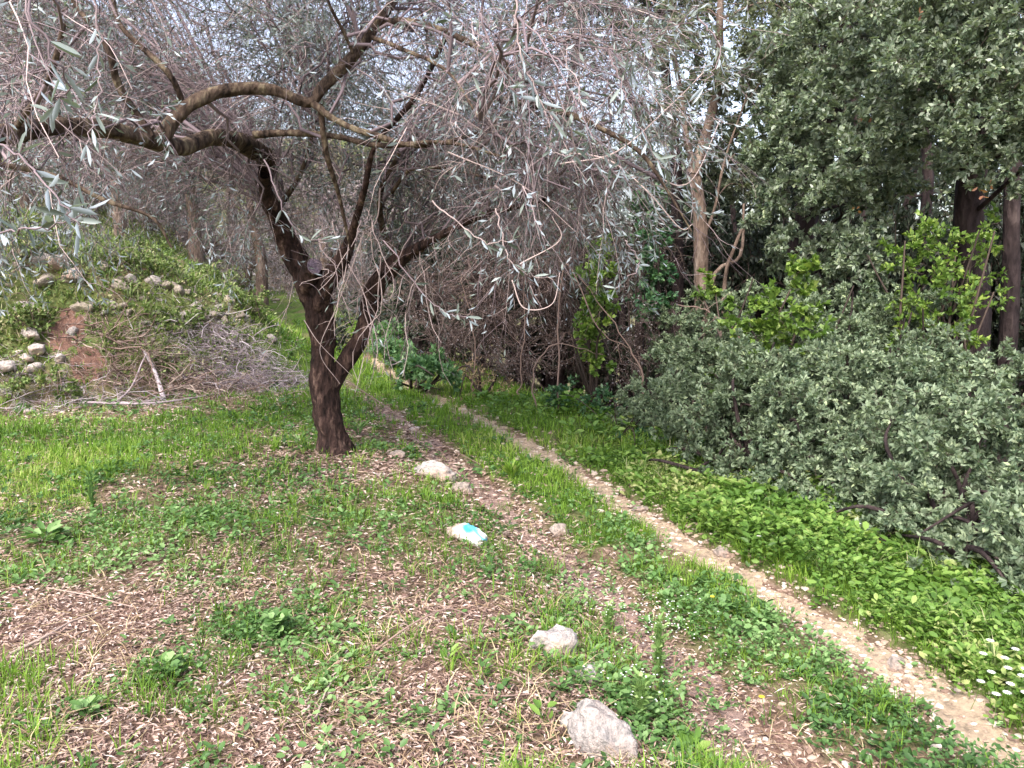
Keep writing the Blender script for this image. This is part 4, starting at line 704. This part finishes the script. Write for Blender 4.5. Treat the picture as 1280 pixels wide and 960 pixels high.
# ------------------------------------------------------------------ brushwood heaps, sticks
def heap(name, label, spots_, mat, n, L, r, seed):
    root = empty(name, G(*spots_[0][:2]), label, 'brushwood'); mb = MB()
    for px, py, rx, ry, h in spots_:
        c = G(px, py); p = np.stack([c[0] + rng.normal(0, rx, n), c[1] + rng.normal(0, ry, n)], 1); e = np.exp(-(((p[:, 0] - c[0]) / rx) ** 2 + ((p[:, 1] - c[1]) / ry) ** 2) * .4)
        z = ground_h(p[:, 0], p[:, 1]) + U(.01, 1, n) * h * e; d = head(n) * [1.4, .8, 1] + rng.normal(0, .25, (n, 3)) * [1, 1, .8]
        A = grow(np.column_stack([p, z]), d, U(.3, 1, n) * L, 6, .22, .05); A[:, :, 2] = np.maximum(A[:, :, 2], ground_h(A[:, :, 0], A[:, :, 1]) + .005)
        tubes(mb, A, (U(.3, 1, n) ** 2 * r)[:, None] * np.linspace(1, .4, 6)[None], 4, U(0, 1, n)); B = grow(*[sample(A, U(.3, 1, (n, 4)))[0].reshape(-1, 3)], rand_dir(4 * n), U(.1, .35, 4 * n) * L, 4, .3, .05)
        B[:, :, 2] = np.maximum(B[:, :, 2], ground_h(B[:, :, 0], B[:, :, 1]) + .005); tubes(mb, B, r * .22 * np.linspace(1, .5, 4)[None] * np.ones((4 * n, 1)), 3, U(0, 1, 4 * n))
    mb.build('twigs', MAT[mat], root); return root
heap('brushwood_heap', 'heap of brown and pale cut branches against the foot of the bank', [(190, 465, .55, .25, .14), (240, 482, .55, .2, .10), (160, 452, .35, .22, .14), (265, 492, .35, .18, .1)], 'dry_twig', 120, .62, .014, 1)
heap('brushwood_heap', 'silvery lilac heap of fine olive prunings beside the trunk', [(290, 450, .42, .3, .18), (325, 468, .3, .22, .12), (255, 432, .4, .25, .15), (305, 485, .3, .15, .12)], 'grey_twig', 240, .45, .008, 2)
heap('brushwood_heap', 'low grey prunings scattered at the left foot of the bank', [(60, 505, .6, .2, .1), (20, 500, .4, .2, .12), (130, 500, .5, .15, .1)], 'grey_twig', 60, .6, .008, 3)
for i, (bl_, lab) in enumerate([([(30, 318, 11, .3), (60, 312, 11.3, .28)], 'scrubby green bush on the bank crest at the left edge'), ([(150, 322, 11.5, .3), (190, 325, 11.6, .3), (170, 312, 11.8, .25)], 'scrubby bush on the bank crest under the long limb'),
        ([(270, 345, 11.5, .25), (300, 355, 11.3, .22)], 'scrubby bush at the descending end of the bank crest'), ([(225, 405, 10.2, .2), (200, 398, 10.2, .2), (250, 400, 10.3, .2)], 'low weeds hanging above the brown brushwood'), ([(20, 405, 9.4, .25), (50, 395, 9.6, .2)], 'low weeds above the white rock pile'), ([(60, 480, 8.6, .16), (90, 492, 8.5, .16), (20, 488, 8.5, .18)], 'green weeds at the left foot of the bank'), ([(325, 385, 10.6, .22), (300, 380, 10.8, .2)], 'dark weedy tuft at the right end of the bank')]):
    bl_ = [(a_, b_, float(G(a_, b_ + 14)[1]), r_) for a_, b_, c_, r_ in bl_]; shrub('bank_bush', lab, 0, bl_, 'bank_weed', 'dry_twig', cat='bush', stem_r=.005, **{**K2, 'nt': 330, 'L': .045, 'Wd': .026})
def stick(pts, r, mat, label, forks=0, lift=.03):
    p = [G(a, b_, l_) for a, b_, l_ in pts]; b = p[0]; mb = MB(); sp_ = spline(p, 24); tubes(mb, sp_, np.linspace(r, r * .5, 24), 8, [U(.4, .9)], rough=.12)
    for i in range(forks): a_ = sp_[8 + 5 * i]; e = a_ + (sp_[-1] - sp_[0]) * .3 + rng.normal(0, .05, 3) + [0, 0, .04]; tubes(mb, spline([a_, (a_ + e) / 2 + rng.normal(0, .01, 3), e], 8), np.linspace(r * .5, r * .25, 8), 6, [.6])
    tag(mb.build('fallen_stick', MAT[mat], origin=b), label, 'stick')
stick([(145, 505, .02), (165, 497, .12), (180, 478, .25), (187, 472, .3)], .013, 'grey_twig', 'pale forked stick poking up from the brushwood', 1)
stick([(205, 502, .02), (195, 480, .14), (182, 462, .22)], .03, 'grey_twig', 'short thick grey log leaning in the brushwood', 0)
stick([(105, 506, .03), (180, 510, .05), (240, 503, .05), (290, 492, .04)], .014, 'grey_twig', 'long thin pale pole lying in front of the brushwood', 0)
stick([(12, 824, .02), (60, 803, .03), (90, 784, .025), (120, 772, .02)], .007, 'dry_twig', 'thin pale stick lying on the litter at far left', 1)
stick([(60, 740, .02), (110, 752, .03), (170, 765, .02)], .004, 'dry_twig', 'straw thin stick above the pale one', 0)
stick([(470, 818, .02), (520, 795, .06), (560, 778, .06), (590, 776, .02)], .0045, 'dry_twig', 'curved brown stem arching over the litter', 0)
stick([(430, 505, .3), (480, 530, .2), (530, 555, .1), (600, 585, .03)], .006, 'dry_twig', 'long drooping twig end lying from trunk to rocks', 0)
stick([(395, 905, .02), (410, 870, .03), (425, 850, .02)], .004, 'dry_twig', 'small upright pale stalk in the clover', 0)
stick([(560, 870, .02), (620, 880, .03), (690, 872, .02)], .004, 'dry_twig', 'reddish stem beside the craggy rock', 0)
stick([(700, 880, .02), (640, 850, .03), (600, 838, .02)], .004, 'dry_twig', 'reddish stem between the two foreground rocks', 0)

# ------------------------------------------------------------------ individual plants
def plant(name, label, pos, n_, L, Wd, mat, cat='plant', elev=.5, rise=.0, flowers=0, group=None, fr=.0042):
    root = empty(name, pos, label, cat, group); mb = MB(); pos = np.array(pos); H = head(n_); el = U(.3, 1.2, n_) * elev
    D = norm(H + np.array([0, 0, 1.]) * el[:, None]); st = U(.3, 1, n_) * L * .8
    C = pos + D * st[:, None] + np.array([0, 0, 1.]) * (U(0, 1, n_) * rise)[:, None]
    foot = np.repeat(pos[None], n_, 0); u = np.linspace(0, 1, 5)[None, :, None]; tubes(mb, foot[:, None] * (1 - u) + C[:, None] * u - [0, 0, .004], .0016, 3, np.full(n_, .4))
    leaves6(mb, C, D, norm(np.array([0, 0, 1.]) + rng.normal(0, .3, (n_, 3))), L * U(.6, 1.1, n_), Wd * U(.7, 1.1, n_), U(.2, 1, n_), 0, .18)
    mb.build('leaf', MAT[mat], root)
    if flowers:
        mb = MB(); c = pos + np.column_stack([rng.normal(0, .07, (flowers, 2)), U(.7, 1.25, flowers) * (rise + L)])
        for j in range(5):
            a_ = j * 2 * math.pi / 5; D = np.tile([math.cos(a_), math.sin(a_), .25], (flowers, 1)); leaves(mb, c, D, np.tile([0, 0, 1.], (flowers, 1)), fr, fr * .7, U(0, 1, flowers))
        tag(mb.build('blossom', MAT['petal'], root), kind='stuff')
    return root
plant('leafy_weed', 'large dark broadleaf weed at the bottom edge right of the craggy rock', G(862, 950), 9, .07, .036, 'herb', elev=.9)
plant('leafy_weed', 'upright pale green broadleaf seedling left of the craggy rock', G(680, 905), 6, .055, .022, 'herb', elev=1.2, rise=.05)
plant('leafy_weed', 'small pale green seedling in the litter between rock and stick', G(556, 832), 6, .05, .022, 'herb', elev=1.3, rise=.03)
plant('leafy_weed', 'flat dusty green rosette left of the pale rounded rock', G(630, 788), 14, .07, .03, 'bluish_herb', elev=.3)
plant('leafy_weed', 'lobed green weed at the left of the clover patch', G(208, 848), 26, .05, .035, 'bluish_herb', elev=.7, rise=.05)
plant('leafy_weed', 'thick bush of clover in the middle of the litter', G(345, 800), 60, .045, .035, 'bluish_herb', elev=.8, rise=.1)
plant('leafy_weed', 'clover bunch nearest the bottom left corner', G(110, 895), 22, .04, .03, 'bluish_herb', elev=.7, rise=.03)
plant('leafy_weed', 'tall thin leafy weed standing in the grass at left', G(117, 640), 40, .05, .018, 'bluish_herb', elev=2.2, rise=.22)
plant('leafy_weed', 'blue green leaf rosette at the left edge below the grass', G(55, 680), 30, .09, .04, 'bluish_herb', elev=.8, rise=.04)
plant('leafy_weed', 'grey green sprout at the left foot of the olive trunk', G(375, 560), 26, .09, .016, 'bluish_herb', elev=1.2, rise=.05)
plant('leafy_weed', 'grey green sprout at the right foot of the olive trunk', G(448, 545), 30, .09, .016, 'bluish_herb', elev=1.4, rise=.08)
plant('flowering_weed', 'tall weed dotted with tiny white flowers left of the pale rut', G(822, 850), 110, .032, .014, 'pale_weed', elev=1.4, rise=.24, flowers=90)
plant('flowering_weed', 'second white flowered weed nearer the craggy rock', G(800, 905), 90, .032, .014, 'pale_weed', elev=1.4, rise=.16, flowers=45)
plant('flowering_weed', 'white flowered weed furthest along, beside the pink rut', G(760, 790), 60, .03, .014, 'pale_weed', elev=1.4, rise=.12, flowers=30)
plant('leafy_weed', 'dark green grass clump on the far side of the pink rut', G(640, 600), 60, .10, .012, 'grass', elev=2.5, rise=.03)
plant('leafy_weed', 'yellow tinged weed at the right of the craggy rock', G(795, 868), 16, .045, .03, 'bright_leaf', elev=.8, rise=.04)
# daisies
def daisy(pos, h, r, label, petm='petal', cat='flower', name='daisy', group='white daisies at the right edge'):
    pos = np.array(pos); root = empty(name, pos, label, cat, group); top = pos + [U(-.02, .02), U(-.02, .02), h]; mb = MB(); tubes(mb, spline([pos, (pos + top) / 2 + [.005, 0, 0], top], 6), .0013, 4, [.5]); mb.build('stem', MAT['herb'], root)
    mb = MB(); k = 12; a_ = np.arange(k) * 2 * math.pi / k; D = np.stack([np.cos(a_), np.sin(a_) , .15 + 0 * a_], 1); leaves(mb, np.tile(top, (k, 1)), D, np.tile([0, 0, 1.], (k, 1)), r, r * .45, U(0, 1, k)); mb.build('petals', MAT[petm], root)
    mb = MB(); mb.add(IV1 * [r * .3, r * .3, r * .15] + top, IF1, .5); mb.build('flower_centre', MAT['yellow'], root)
dz = [(1225, 818), (1237, 838), (1240, 872), (1258, 860), (1268, 848), (1256, 833), (1275, 836), (1246, 822), (1252, 866), (1272, 866), (1262, 812), (1212, 850), (1232, 796), (1277, 852)]
for i, (px, py) in enumerate(dz): daisy(G(px, py + 40), .13, .016, 'white daisy in the bright herbs at the right edge')
for px, py, lab in [(1068, 688, 'white flower under the shrub above the herbs'), (945, 705, 'white flower left end of the bright herbs'), (1065, 705, 'white flower low in the bright herbs'), (672, 505, 'white flowers by the brown thicket at the hollow')]: daisy(G(px, py), .16, .014, lab, group='scattered white flowers along the track')
for px, py, lab in [(955, 905, 'yellow flower in the low weeds at the bottom right'), (888, 770, 'yellow flower on the strip between the ruts'), (1098, 700, 'yellow flower against the dark shrub base')]: daisy(G(px, py), .1, .012, lab, 'yellow', name='yellow_flower', group='yellow flowers along the track')
# orange dead leaves caught in the oaks
for i, (px, py, Y_, lab) in enumerate([(1230, 237, 6.0, 'cluster of orange dead leaves in front of the thick trunk'), (1152, 12, 6.3, 'orange dead leaf high in the broad oak'), (1080, 150, 7.1, 'brown dead leaf on the hanging oak bough'), (1068, 262, 6.8, 'orange dead leaf low on the hanging oak bough')]):
    c = P(px, py, Y_); mb = MB(); k = 7 if i == 0 else 3; leaves6(mb, c + rng.normal(0, .03, (k, 3)), rand_dir(k), rand_dir(k), .05, .03, U(0, 1, k))
    if 'dead_leaf' not in MAT: MAT['dead_leaf'] = leaf_mat('dead_leaf', [(0, (.16, .08, .05)), (1, (.38, .17, .10))])
    tag(mb.build('dead_leaves', MAT['dead_leaf'], origin=c), lab, 'dead leaves')
